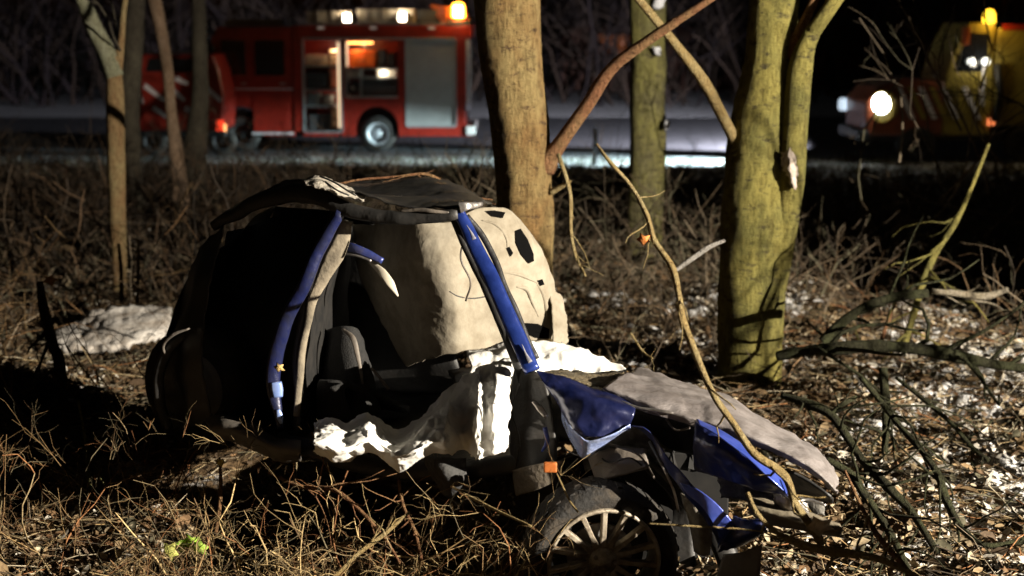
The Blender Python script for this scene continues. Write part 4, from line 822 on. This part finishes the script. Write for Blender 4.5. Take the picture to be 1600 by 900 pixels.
x, y = x[keep], y[keep]; n = len(x); sz = rng.uniform(.015, .07, n)*(.6+.05*y)
ph = np.array([[0, 0, .5]]+[[math.cos(a)*r_, math.sin(a)*r_, h_] for r_, h_ in ((.55, .38), (1, 0)) for a in np.linspace(0, 2*math.pi, 8)[:-1]])
Vs = ph[None]*sz[:, None, None]*rng.uniform(.6, 1.4, (n, 15, 3)); Vs += np.stack([x, y, gz(x, y)+.008], 1)[:, None]
tf = [[0, 1+i, 1+(i+1) % 7, 0] for i in range(7)]; qf = np.array([[1+i, 8+i, 8+(i+1) % 7, 1+(i+1) % 7] for i in range(7)]); t3_ = np.array([[0, 1+i, 1+(i+1) % 7] for i in range(7)])
t3_ = np.vstack([t3_, qf[:, [0, 1, 2]], qf[:, [0, 2, 3]]])
tag(np_mesh('snow_clumps', Vs.reshape(-1, 3), (np.arange(n)[:, None, None]*15+t3_[None]).reshape(-1, 3), mat('patchy_snow', (.66, .66, .66), .85, col2=(.34, .31, .26), scale=14, bump=.5, contrast=(.4, .7)), None, 'stuff', smooth=True), 'patches of old snow between the leaves at right', 'snow')

# ------------------------------------------------------------------ far side of the road
st = spots(900, (57, 80)); st[:, 2] = -.85
thicket('far_woodland', st, rng.uniform(3, 8, len(st)), rng.uniform(.03, .09, len(st)), 'dark wood on the far side of the road', 'woodland', palette=[(.05, .035, .025), (.08, .055, .04), (.04, .03, .03)], m=twigmat, kids=3, gen=2, up=1.6, wob=.35, droop=.0, floor=False)
hedge = MB()
hx = np.linspace(-80, 80, 160)
M_brick = mat('brown_brick', (.10, .045, .028), .9, col2=(.06, .03, .02), scale=3, bump=.4)
house = thing('farm_barn', (4, 70, -.85), 'long low brown brick barn beyond the road, two dim orange windows', 'barn')
MB().box(2, 20, 70, 78, -.85, 1.9).build('wall', M_brick, house)
MB().prism_x([(69.5, 1.9), (74, 4.6), (78.5, 1.9)], 1.6, 20.4).build('roof', mat('barn_roof_tiles', (.035, .025, .022), .9, col2=(.05, .035, .03), scale=4), house)
M_glow = mat('dim_orange_window', (.3, .1, .03), .5, emit=(1, .28, .08), estr=.11)
for x0 in (3.75, 4.55):
    f = MB().box(x0-.06, x0+.76, 69.96, 70.0, .7, 1.62).build('window', M_brick, house); MB().box(x0, x0+.7, 69.93, 69.955, .76, 1.56).build('pane', M_glow, f)

# roadside marker
mp_ = thing('marker_post', P(930, 232, 35.2), 'thin white marker post on the verge right of the thick tan tree', 'post')
b0 = P(930, 232, 35.2); b0.z = -.86
MB().prism([(b0.x-.055, b0.z), (b0.x+.055, b0.z), (b0.x+.055, b0.z+.80), (b0.x-.055, b0.z+.86)], b0.y-.03, b0.y+.03).build('shaft', mat('post_white', (.75, .75, .75), .5, col2=(.6, .6, .62), scale=8), mp_)
MB().box(b0.x-.04, b0.x+.04, b0.y-.036, b0.y-.031, b0.z+.6, b0.z+.72).build('reflector', M_metal, mp_)

# ------------------------------------------------------------------ vehicle helpers
M_red = mat('fire_engine_red', (.30, .020, .010), .35, col2=(.20, .014, .008), scale=4, coat=.4, bump=.03)
M_alu = mat('aluminium', (.42, .43, .43), .45, metal=.55, col2=(.34, .35, .35), scale=5, bump=.1)
M_shut = mat('shutter_aluminium', (.50, .50, .48), .5, metal=.35, col2=(.42, .41, .39), scale=3, bump=.1)
M_blk = mat('vehicle_black', (.012, .012, .012), .6, col2=(.02, .02, .02), scale=4)
M_glass = mat('dark_vehicle_glass', (.01, .012, .014), .08, col2=(.014, .014, .016), scale=3, spec=.6)
M_yel = mat('yellow_vehicle_paint', (.36, .28, .045), .4, col2=(.2, .15, .03), scale=2.5, coat=.3, bump=.05, contrast=(.3, .7))
M_wpaint = mat('white_stripe_film', (.75, .72, .72), .4, col2=(.6, .58, .58), scale=6)
def wheel(parent, x, y, z, r, w, rimmat, side=-1):
    mb = MB(); T = Matrix.Translation((x, y, z))
    mb.lathe([(r*.62, -w/2), (r*.9, -w/2), (r, -w*.36), (r, w*.36), (r*.9, w/2), (r*.62, w/2)], 40, T); t = mb.build('wheel', M_tyre, parent, smooth=True)
    mb = MB(); mb.lathe([(r*.62, -w*.48), (r*.56, -w*.50), (r*.5, -w*.40), (r*.46, -w*.12), (r*.30, -w*.14), (r*.26, -w*.34), (r*.12, -w*.40), (0, -w*.40)], 40, T); mb.build('rim', rimmat, t, smooth=True)
    for a in range(8):
        mb = MB(); mb.lathe([(0, -w*.2), (r*.04, -w*.2), (r*.04, -w*.1)], 8, T @ Matrix.Rotation(a*math.pi/4, 4, 'Y') @ Matrix.Translation((r*.38, 0, 0))); mb.build('wheel_nut', M_metal, t)
    return t
def blight(name, kind, loc, energy, color, parent=None, size=.05, spot=None, blend=.3, aim=None, world=True):
    l = bpy.data.lights.new(name, kind); l.energy = energy; l.color = color
    if kind == 'SPOT': l.spot_size = R(spot); l.spot_blend = blend
    if kind in ('SPOT', 'POINT'): l.shadow_soft_size = size
    o = bpy.data.objects.new(name, l); C.objects.link(o)
    o.location = Vector(loc) - (parent_off(parent) if parent else Vector())
    if aim is not None: o.rotation_euler = (Vector(aim)-Vector(loc)).to_track_quat('-Z', 'Y').to_euler()
    if parent: o.parent = parent
    return o

# ------------------------------------------------------------------ fire engine
TD = 38.5
def TX(px): return (px-800)/F*TD
def TZ(py): return P(800, py, TD).z
RZ = -.842
eng = thing('fire_engine', (TX(540), TD+1.2, RZ), 'red fire engine on the road, two lockers open and lit, roller shutter closed', 'fire engine')
y0, y1 = TD, TD+2.4
zb, zt = TZ(213), TZ(40)
def tb(name, a, b, c, d, ya, yb, m, parent=eng, bevel=0):     # box from photo rectangle a..b (x) c..d (y from top)
    return MB().box(TX(a), TX(b), ya, yb, TZ(d), TZ(c)).build(name, m, parent, bevel=bevel)
tb('top_rail', 462, 738, 40, 60, y0, y1, M_red, bevel=.02)
tb('corner_post', 462, 475, 60, 205, y0, y0+.5, M_red)
tb('corner_post', 535, 541, 60, 152, y0, y0+.6, M_red)
tb('corner_post', 623, 635, 60, 152, y0, y0+.6, M_red)
tb('corner_post', 713, 728, 60, 196, y0, y1, M_red, bevel=.02)
tb('body_back', 462, 728, 60, 205, y0+1.1, y1, M_red)
tb('locker_divider', 535, 541, 60, 152, y0+.6, y0+1.1, M_alu)
tb('locker_divider', 623, 635, 60, 152, y0+.6, y0+1.1, M_alu)
tb('locker_floor', 475, 541, 205, 213, y0+.02, y0+1.1, M_red)
# skirt with wheel arch
arc = [(TX(590)+.52*math.cos(R(a)), TZ(200)+.52*math.sin(R(a))) for a in range(180, -1, -12)]
MB().prism([(TX(535), TZ(213)), (TX(590)-.52, TZ(213))]+arc+[(TX(590)+.52, TZ(213)), (TX(635), TZ(213)), (TX(635), TZ(152)), (TX(535), TZ(152))], y0, y0+.25).build('wheel_arch_panel', M_red, eng)
tb('lower_skirt', 635, 738, 196, 213, y0, y0+.4, M_red, bevel=.01)
tb('bumper', 728, 742, 197, 211, y0-.05, y1, mat('pale_bumper', (.65, .62, .58), .5, col2=(.5, .48, .45), scale=4), bevel=.02)
# shutter of separate slats
for k in range(27):
    a = 61+k*5.0; tb('shutter_slat', 636, 712, a, a+4.6, y0+.02+(.004 if k % 2 else 0), y0+.05, M_shut)
tb('shutter_bottom_bar', 636, 712, 195.4, 199, y0-.01, y0+.05, M_alu)
tb('shutter_frame', 634.5, 636.2, 60, 197, y0-.012, y0+.03, M_alu); tb('shutter_frame', 711.8, 714, 60, 197, y0-.012, y0+.03, M_alu)
tb('locker_frame', 475, 478, 60, 206, y0-.012, y0+.04, M_alu); tb('locker_frame', 534, 537, 60, 206, y0-.012, y0+.04, M_alu)
tb('locker_frame', 475, 713, 58.5, 62, y0-.014, y0+.04, M_alu); tb('locker_frame', 478, 534, 205, 207.5, y0-.012, y0+.04, M_alu)
tb('locker_frame', 541, 543, 62, 151, y0-.012, y0+.04, M_alu); tb('locker_frame', 543, 623, 150.5, 153, y0-.012, y0+.04, M_alu)
# shelves
for c in (104, 140, 166): tb('shelf', 478, 534, c, c+1.6, y0+.08, y0+1.1, M_alu)
for c in (107, 121.5): tb('shelf', 543, 623, c, c+1.6, y0+.08, y0+1.1, M_alu)
tb('shelf_upright', 563, 565, 108, 150, y0+.1, y0+1.0, M_alu)
# equipment in the lockers, each its own thing
M_case = mat('orange_case', (.75, .16, .02), .5, col2=(.6, .1, .015), scale=8)
M_sand = mat('sand_canvas', (.6, .42, .26), .85, col2=(.45, .3, .18), scale=14, bump=.4)
M_dk = mat('charcoal_equipment', (.03, .03, .03), .6, col2=(.05, .05, .05), scale=10)
M_wht = mat('cream_equipment', (.7, .66, .55), .6, col2=(.55, .5, .4), scale=10)
def case(name, a, b, c, d, m, label, cat, dep=.55, dy=.15, handle=True, lid=True):
    r = thing(name, (TX((a+b)/2), y0+dy+dep/2, TZ(d)), label, cat, 'equipment in the fire engine lockers')
    o = MB().box(TX(a), TX(b), y0+dy, y0+dy+dep, TZ(d), TZ(d-(d-c)*(.72 if lid else 1))).build('case_body', m, r, bevel=.02)
    if lid: MB().box(TX(a)-.01, TX(b)+.01, y0+dy-.01, y0+dy+dep, TZ(d-(d-c)*.74), TZ(c)).build('lid', m, r, bevel=.02)
    if handle:
        mx = TX((a+b)/2); zc = TZ((c+d)/2+2); MB().tube([(mx-.09, y0+dy, zc), (mx-.08, y0+dy-.04, zc), (mx+.08, y0+dy-.04, zc), (mx+.09, y0+dy, zc)], .012, 8).build('handle', M_blk, r)
    return r
case('storage_case', 543, 588, 79, 106, M_case, 'big orange case on the top shelf of the middle locker', 'case', dep=.8)
def hose_roll(px, py, r, m, label, core=M_dk):
    rt = thing('hose_roll', (TX(px), y0+.25, TZ(py)-r), label, 'hose', 'equipment in the fire engine lockers')
    T = Matrix.Translation((TX(px), y0+.25, TZ(py)))
    for k in range(4):
        q = r*(1-.2*k); MB().lathe([(q-.15*r, -.05), (q-.13*r, -.06), (q-.02*r, -.06), (q, -.045), (q, .05), (q-.15*r, .05)], 28, T).build('hose_coil', m, rt, smooth=True)
    MB().lathe([(0, -.07), (.2*r, -.07), (.24*r, -.05), (.24*r, .04), (0, .04)], 16, T).build('coupling', core, rt)
case('storage_case', 592, 602, 78, 104, M_dk, 'narrow charcoal case at the top right of the middle locker, the left one', 'case', handle=False)
case('storage_case', 606, 618, 84, 106, M_dk, 'squarer charcoal case at the far top right of the middle locker', 'case')
case('storage_case', 590, 621, 109, 121, M_wht, 'flat cream box on the middle shelf under the charcoal cases', 'case', handle=False, lid=False)
case('storage_case', 567, 621, 126, 150, M_dk, 'wide charcoal chest over the rear wheel in the middle locker', 'case', dep=.7)
case('storage_case', 544, 560, 112, 121, M_wht, 'small cream box at the left of the middle shelf', 'case', handle=False)
hose_roll(552, 138, .17, M_dk, 'dark rolled hose at the lower left of the middle locker', M_wht)
case('storage_case', 479, 513, 86, 103, M_sand, 'sand-coloured kit bag on the top shelf of the left locker', 'bag', lid=False)
case('storage_case', 516, 533, 78, 103, mat('pale_peach_case', (.75, .5, .3), .6, col2=(.6, .38, .2), scale=6), 'tall peach case at the right of the top shelf, left locker', 'case')
case('storage_case', 517, 529, 108, 138, mat('salmon_cylinder_case', (.7, .25, .14), .5, col2=(.55, .18, .1), scale=6), 'slim salmon-red case on the second shelf, left locker', 'case', handle=False)
case('storage_case', 480, 512, 114, 139, M_dk, 'dark pump box on the second shelf of the left locker', 'pump')
case('storage_case', 480, 500, 146, 165, mat('slate_box', (.08, .09, .09), .6, col2=(.05, .06, .06), scale=6), 'slate grey box on the third shelf of the left locker', 'case')
case('storage_case', 504, 520, 150, 165, M_dk, 'small black box on the third shelf of the left locker', 'case')
case('storage_case', 518, 533, 170, 200, M_sand, 'sand-coloured upright bag on the bottom of the left locker', 'bag', lid=False)
case('storage_case', 496, 512, 170, 178, M_red, 'flat red tool box hanging in the bottom of the left locker', 'tool box', handle=False, dy=.3)
case('storage_case', 482, 514, 180, 204, M_dk, 'large black box on the bottom of the left locker', 'case')
# locker strip lamps (lit)
M_tube = mat('lit_strip_lamp', (1, .8, .6), .5, emit=(1, .72, .45), estr=1.0)
tb('locker_lamp', 529, 533, 66, 200, y0+.05, y0+.07, M_tube); tb('locker_lamp', 543.5, 546, 66, 104, y0+.05, y0+.07, M_tube)
tb('locker_lamp', 545, 585, 66, 68, y0+.06, y0+.09, mat('lit_orange_strip', (1, .4, .1), .5, emit=(1, .42, .1), estr=8))
blight('locker_light', 'POINT', (TX(525), y0+.12, TZ(75)), 9, (1, .75, .5), eng, .05)
blight('locker_light', 'POINT', (TX(525), y0+.12, TZ(150)), 8, (1, .75, .5), eng, .05)
blight('locker_light', 'POINT', (TX(560), y0+.06, TZ(72)), 11, (1, .55, .22), eng, .05)
blight('locker_light', 'POINT', (TX(600), y0+.06, TZ(114)), 5, (1, .85, .65), eng, .05)
# roof: lit boxes, work lamps, beacon
M_roofbox = mat('roof_box_cream', (.42, .37, .29), .6, col2=(.25, .2, .14), scale=4, bump=.3)
tb('roof_box', 482, 552, 17, 38, y0+.15, y0+1.0, M_roofbox, bevel=.03)
tb('roof_box', 560, 650, 14, 38, y0+.15, y0+1.0, M_roofbox, bevel=.03)
for a in (498, 520, 575, 598, 622): tb('roof_box_rib', a, a+2, 16, 38, y0+.12, y0+.15, M_metal)
tb('roof_rail', 482, 735, 36, 38, y0+.02, y0+.06, M_alu)
M_lamp = mat('lit_work_lamp', (1, .95, .85), .4, emit=(1, .82, .58), estr=22)
for a, b in ((546, 28), (631, 27)):
    h = tb('work_lamp', a-7, a+7, b-7, b+8, y0-.02, y0+.12, M_blk, bevel=.02); MB().box(TX(a-5.5), TX(a+5.5), y0-.035, y0-.022, TZ(b+6), TZ(b-6)).build('lamp_glass', M_lamp, h)
    blight('work_light', 'POINT', (TX(a), y0-.0, TZ(b-9)), 16, (1, .82, .58), eng, .05)
for a in (505, 586, 676): tb('marker_lamp', a-5, a+5, 41.5, 45.5, y0-.02, y0, mat('clear_lens', (.55, .5, .45), .3, emit=(1, .85, .7), estr=.12))
tb('roof_locker', 655, 688, 15, 38, y0+.2, y0+1.0, M_dk, bevel=.03)
# orange roof gear beside the beacon
for k in range(6):
    mb = MB(); z_ = TZ(34-5*k); mb.tube([(TX(690-3*k), y0+.1+.05*k, z_), (TX(705), y0+.05, z_+.05*math.sin(k)), (TX(735-2*k), y0+.12, z_+.04)], .035, 8); mb.build('orange_hose_line', M_case, eng, smooth=True)
bz = TZ(18); mb = MB(); T = Matrix.Translation((TX(717), y0+.1, bz)) @ Matrix.Rotation(R(90), 4, 'X')
mb.lathe([(.17, -.14), (.16, .0), (.15, .14), (.10, .20), (0, .22)], 24, T); mb.build('beacon', mat('lit_amber_beacon', (1, .4, .05), .3, emit=(1, .36, .03), estr=16), eng, smooth=True)
mb = MB(); mb.lathe([(0, -.12), (.09, -.12), (.09, .12), (0, .12)], 16, Matrix.Translation((TX(717), y0-.08, bz)) @ Matrix.Rotation(R(90), 4, 'X')); mb.build('beacon_bulb', mat('beacon_core', (1, .9, .6), .3, emit=(1, .8, .35), estr=60), eng, smooth=True)
MB().box(TX(700), TX(735), y0-.0, y0+.3, TZ(39), TZ(32)).build('beacon_base', M_blk, eng)
blight('beacon_light', 'POINT', (TX(717), y0-.1, bz+.05), 190, (1, .42, .05), eng, .1)
# ladder and rear handrail
for a in (731, 735): mb = MB(); mb.tube([(TX(a), y0-.02, TZ(62)), (TX(a), y0-.02, TZ(165))], .02, 8); mb.build('handrail', mat('white_rail', (.7, .7, .75), .4), eng)
tb('rear_lamp', 728, 738, 163, 172, y0-.04, y0+.05, mat('lilac_lens', (.6, .5, .6), .3), bevel=.01)
# wheels
M_rimw = mat('pale_steel_rim', (.7, .72, .74), .35, metal=.3, col2=(.5, .52, .55), scale=4)
wheel(eng, TX(590), y0+.2, RZ+.44, .44, .3, M_rimw); wheel(eng, TX(590), y1-.2, RZ+.44, .44, .3, M_rimw)
wheel(eng, TX(378), y0+.2, RZ+.44, .44, .3, M_blk); wheel(eng, TX(378), y1-.2, RZ+.44, .44, .3, M_blk)
tb('wheel_housing', 545, 635, 153, 213, y0+.5, y1-.5, M_blk)
tb('chassis', 345, 730, 205, 216, y0+.6, y1-.6, M_blk)
# crew cab: dark red
arc = [(TX(378)+.52*math.cos(R(a)), TZ(200)+.52*math.sin(R(a))) for a in range(180, -1, -12)]
MB().prism([(TX(334), TZ(213)), (TX(378)-.52, TZ(213))]+arc+[(TX(378)+.52, TZ(213)), (TX(461), TZ(213)), (TX(461), TZ(42)), (TX(345), TZ(42)), (TX(336), TZ(60)), (TX(330), TZ(130))], y0+.02, y1-.02).build('cab_body', M_red, eng, bevel=.02)
for a, b in ((350, 388), (402, 448)):
    d_ = tb('cab_door', a-4, b+4, 52, 206 if a > 400 else 165, y0-.005, y0+.02, M_red, bevel=.005)
    MB().box(TX(a), TX(b), y0-.012, y0-.006, TZ(118), TZ(62)).build('door_window', M_glass, d_); MB().box(TX(b-8), TX(b), y0-.05, y0-.006, TZ(132), TZ(129)).build('door_handle', M_metal, d_)
tb('side_stripe', 395, 460, 207, 210, y0-.012, y0+.0, M_wpaint); tb('side_stripe', 340, 460, 138, 140, y0-.012, y0-.006, M_wpaint)
mb = MB(); mb.box(TX(332), TX(340), y0-.2, y0+.0, TZ(92), TZ(70)); mb.build('mirror', M_blk, eng, bevel=.01)
tb('roof_light_bar', 352, 440, 30, 41, y0+.5, y0+.9, M_roofbox, bevel=.03)

# ------------------------------------------------------------------ striped red van seen from behind, left of the fire engine
VD = 36.9
def VX(px): return (px-800)/F*VD
def VZ(py): return P(800, py, VD).z
van = thing('rescue_van', (VX(280), VD+2, RZ), 'dark red van seen from behind with pale slanting stripes, behind the left trees', 'van')
ym = VD
MB().prism([(VX(214), VZ(205)), (VX(348), VZ(205)), (VX(352), VZ(150)), (VX(345), VZ(110)), (VX(336), VZ(85)), (VX(225), VZ(85)), (VX(216), VZ(110)), (VX(212), VZ(150))], ym, ym+4.5).build('van_body', M_red, van, bevel=.05)
MB().prism([(VX(232), VZ(112)), (VX(330), VZ(112)), (VX(325), VZ(91)), (VX(238), VZ(91))], ym-.012, ym+.01).build('rear_window', M_glass, van)
for a, b, c, d, L_ in ((218, 143, 226, 160, 6), (228, 130, 258, 155, 7), (268, 134, 290, 155, 7), (276, 119, 296, 129, 7), (318, 128, 346, 155, 8), (240, 165, 262, 182, 6), (290, 165, 312, 182, 6)):
    MB().prism([(VX(a), VZ(b+L_)), (VX(c), VZ(d+L_*.6)), (VX(c+3), VZ(d)), (VX(a+4), VZ(b))], ym-.014, ym-.002).build('stripe', M_wpaint, van)
MB().box(VX(340), VX(351), ym-.03, ym+.04, VZ(208), VZ(188)).build('tail_lamp', mat('lit_tail_lamp', (.8, .05, .02), .3, emit=(1, .06, .02), estr=1.2), van, bevel=.01)
MB().box(VX(351.5), VX(354), ym-.04, ym+.03, VZ(206), VZ(194)).build('tail_lamp_side', mat('lit_marker', (1, .4, .1), .3, emit=(1, .45, .15), estr=2.5), van)
MB().box(VX(214), VX(224), ym-.03, ym+.04, VZ(200), VZ(182)).build('tail_lamp', mat('unlit_tail', (.3, .02, .01), .3), van, bevel=.01)
MB().box(VX(208), VX(354), ym-.1, ym+.1, VZ(214), VZ(204)).build('bumper', M_blk, van, bevel=.03)
mb = MB(); T = Matrix.Translation((VX(208), ym+.1, VZ(74))) @ Matrix.Rotation(R(90), 4, 'X'); mb.lathe([(.05, -.06), (.045, .04), (0, .07)], 14, T); mb.build('marker_beacon', mat('lit_small_amber', (1, .4, .1), .3, emit=(1, .5, .2), estr=5), van, smooth=True)
mb = MB(); mb.tube([(VX(208), ym+.1, VZ(77)), (VX(212), ym+.1, VZ(90)), (VX(225), ym+.1, VZ(92))], .02, 6); mb.build('beacon_bracket', M_blk, van)
for a in (228, 338): wheel(van, VX(a), ym+.8, RZ+.34, .34, .22, M_blk)

# ------------------------------------------------------------------ yellow bonneted truck on the right, headlamp lit
YD = 35.6
def YX(px): return (px-800)/F*YD
def YZ(py): return P(800, py, YD).z
yt = thing('rescue_truck', (YX(1500), YD+1.1, RZ), 'yellow bonneted truck with red slanting stripes, one bright headlamp and an amber beacon', 'truck')
ya, yb = YD, YD+2.2
MB().prism([(YX(1352), YZ(212)), (YX(1470), YZ(212)), (YX(1472), YZ(128)), (YX(1405), YZ(122)), (YX(1368), YZ(136)), (YX(1350), YZ(160))], ya, yb).build('bonnet', mat('orange_red_paint', (.26, .06, .02), .4, col2=(.14, .04, .02), scale=3, coat=.3), yt, bevel=.06)
MB().prism([(YX(1470), YZ(212)), (YX(1546), YZ(212)), (YX(1546), YZ(36)), (YX(1505), YZ(36)), (YX(1482), YZ(82)), (YX(1472), YZ(128))], ya+.03, yb-.03).build('cab', M_yel, yt, bevel=.04)
MB().prism([(YX(1487), YZ(112)), (YX(1536), YZ(112)), (YX(1536), YZ(52)), (YX(1508), YZ(52)), (YX(1490), YZ(90))], ya+.012, ya+.028).build('cab_window', M_glass, yt)
MB().box(YX(1550), YX(1760), ya, yb, YZ(196), YZ(44)).build('box_body', M_yel, yt, bevel=.04)
MB().box(YX(1556), YX(1760), ya-.012, ya-.002, YZ(47), YZ(38)).build('roof_stripe', M_red, yt)
MB().box(YX(1350), YX(1760), ya+.3, yb-.3, YZ(222), YZ(206)).build('chassis', M_blk, yt)
MB().box(YX(1340), YX(1356), ya-.05, yb, YZ(220), YZ(204)).build('bumper', M_blk, yt, bevel=.03)
for k in range(7):
    x0 = 1396+k*17; MB().prism([(YX(x0+24), YZ(186)), (YX(x0+32), YZ(186)), (YX(x0+8), YZ(136)), (YX(x0), YZ(136))], ya-.014, ya-.003).build('stripe', M_wpaint if k % 2 == 0 else M_yel, yt)
# headlamp pod on the wing, facing down the road and towards the camera
hl = Vector((YX(1374), ya-.12, YZ(166))); hd = Vector((-.72, -.69, -.04)).normalized()
Mh = Matrix.Translation(hl) @ hd.to_track_quat('-Y', 'Z').to_matrix().to_4x4()
mb = MB(); mb.lathe([(0, .30), (.18, .28), (.33, .12), (.36, -.02), (.34, -.06)], 32, Mh); pod = mb.build('lamp_pod', M_yel, yt, smooth=True)
mb = MB(); mb.lathe([(0, -.05), (.2, -.05), (.33, -.04), (.34, .0)], 32, Mh); mb.build('headlamp', mat('headlamp_reflector', (.7, .6, .3), .2, metal=.5, emit=(1, .75, .2), estr=.12), pod, smooth=True)
mb = MB(); mb.lathe([(0, -.10), (.18, -.09), (.23, -.06)], 24, Matrix.Translation((-.0, 0, .07)) @ Mh); mb.build('headlamp_bulb', mat('lit_headlamp', (1, 1, 1), .3, emit=(.95, 1, .95), estr=30), pod, smooth=True)
blight('headlamp_beam', 'SPOT', hl+hd*.35, 26000, (.72, .95, 1.0), yt, .08, 34, .5, aim=hl+Vector((-8, 1.4, -2.3)))
hl2 = Vector((YX(1344), yb+.1, YZ(172)))
mb = MB(); mb.lathe([(0, -.05), (.12, -.04), (.15, 0), (.15, .12)], 20, Matrix.Translation(hl2) @ Vector((-1, .4, 0)).normalized().to_track_quat('-Y', 'Z').to_matrix().to_4x4()); mb.build('headlamp', mat('lit_far_headlamp', (.8, .85, .9), .3, emit=(.7, .85, 1), estr=.9), yt, smooth=True)
blight('headlamp_beam', 'SPOT', hl2+Vector((-.15, .1, 0)), 19000, (.86, .86, 1.0), yt, .1, 84, .5, aim=hl2+Vector((-9, 12, -.9)))  # beam added to brighten the far verge
# cab lamps, beacon, exhaust, mirror
for a in (1510, 1532):
    mb = MB(); mb.lathe([(0, -.05), (.06, -.04), (.08, 0), (.08, .08)], 16, Matrix.Translation((YX(a), ya-.1, YZ(96)))); mb.build('work_lamp', mat('small_white_lamp', (1, 1, 1), .3, emit=(1, 1, .9), estr=2.2), yt, smooth=True)
mb = MB(); mb.lathe([(.14, -.12), (.13, .05), (.09, .15), (0, .18)], 20, Matrix.Translation((YX(1541), ya+.3, YZ(27))) @ Matrix.Rotation(R(90), 4, 'X')); mb.build('beacon', mat('lit_yellow_beacon', (1, .7, .1), .3, emit=(1, .55, .03), estr=4.5), yt, smooth=True)
blight('work_light', 'POINT', (YX(1522), ya-.35, YZ(100)), 9, (1, .9, .7), yt, .08)
blight('beacon_light', 'POINT', (YX(1541), ya-.2, YZ(30)), 16, (1, .6, .1), yt, .1)
mb = MB(); mb.tube([(YX(1548), ya-.1, YZ(190)), (YX(1556), ya-.1, YZ(150)), (YX(1550), ya-.1, YZ(100))], .08, 12); mb.build('exhaust_stack', M_blk, yt, smooth=True)
MB().box(YX(1528), YX(1533), ya-.03, ya+.0, YZ(165), YZ(105)).build('door_rail', M_wpaint, yt)
mb = MB(); mb.box(YX(1494), YX(1502), ya-.25, ya, YZ(70), YZ(42)); mb.build('mirror', M_case, yt, bevel=.02)
MB().box(YX(1540), YX(1552), ya-.03, ya, YZ(196), YZ(185)).build('side_lamp', mat('lit_side_lamp', (1, .3, .1), .3, emit=(1, .25, .08), estr=1.2), yt, bevel=.01)
for a in (1432, 1600): wheel(yt, YX(a), ya+.12, RZ+.42, .42, .28, M_blk)

# ------------------------------------------------------------------ floodlight on a tripod (out of frame): the key light
fl = thing('floodlight_stand', (LAMP.x, LAMP.y, float(gz(LAMP.x, LAMP.y))), 'work floodlight on a tripod', 'floodlight')
g0 = float(gz(LAMP.x, LAMP.y))
dirv = (AIM-LAMP).normalized()
MB().tube([(LAMP.x, LAMP.y, g0+.6), (LAMP.x, LAMP.y, LAMP.z-.2)], .025, 10).build('mast', M_metal, fl)
for k in range(3):
    w = k*2.094; MB().tube([(LAMP.x, LAMP.y, g0+.9), (LAMP.x+.8*math.cos(w), LAMP.y+.8*math.sin(w), g0)], .018, 8).build('leg', M_metal, fl)
Ml = Matrix.Translation(LAMP - dirv*.12) @ dirv.to_track_quat('-Y', 'Z').to_matrix().to_4x4()
mb = MB(); mb.box(-.22, .22, -.08, .06, -.16, .16); mb.xf(Ml); mb.build('lamp_head', M_blk, fl, bevel=.02)
mb = MB(); mb.box(-.2, .2, -.09, -.084, -.14, .14); mb.xf(Ml); mb.build('lamp_glass', mat('lit_flood_glass', (1, .9, .7), .4, emit=(1, .85, .6), estr=30), fl)
blight('floodlight_beam', 'SPOT', LAMP+dirv*.02, FLOOD_W, (1.0, .90, .75), fl, .035, 76, .45, aim=AIM)
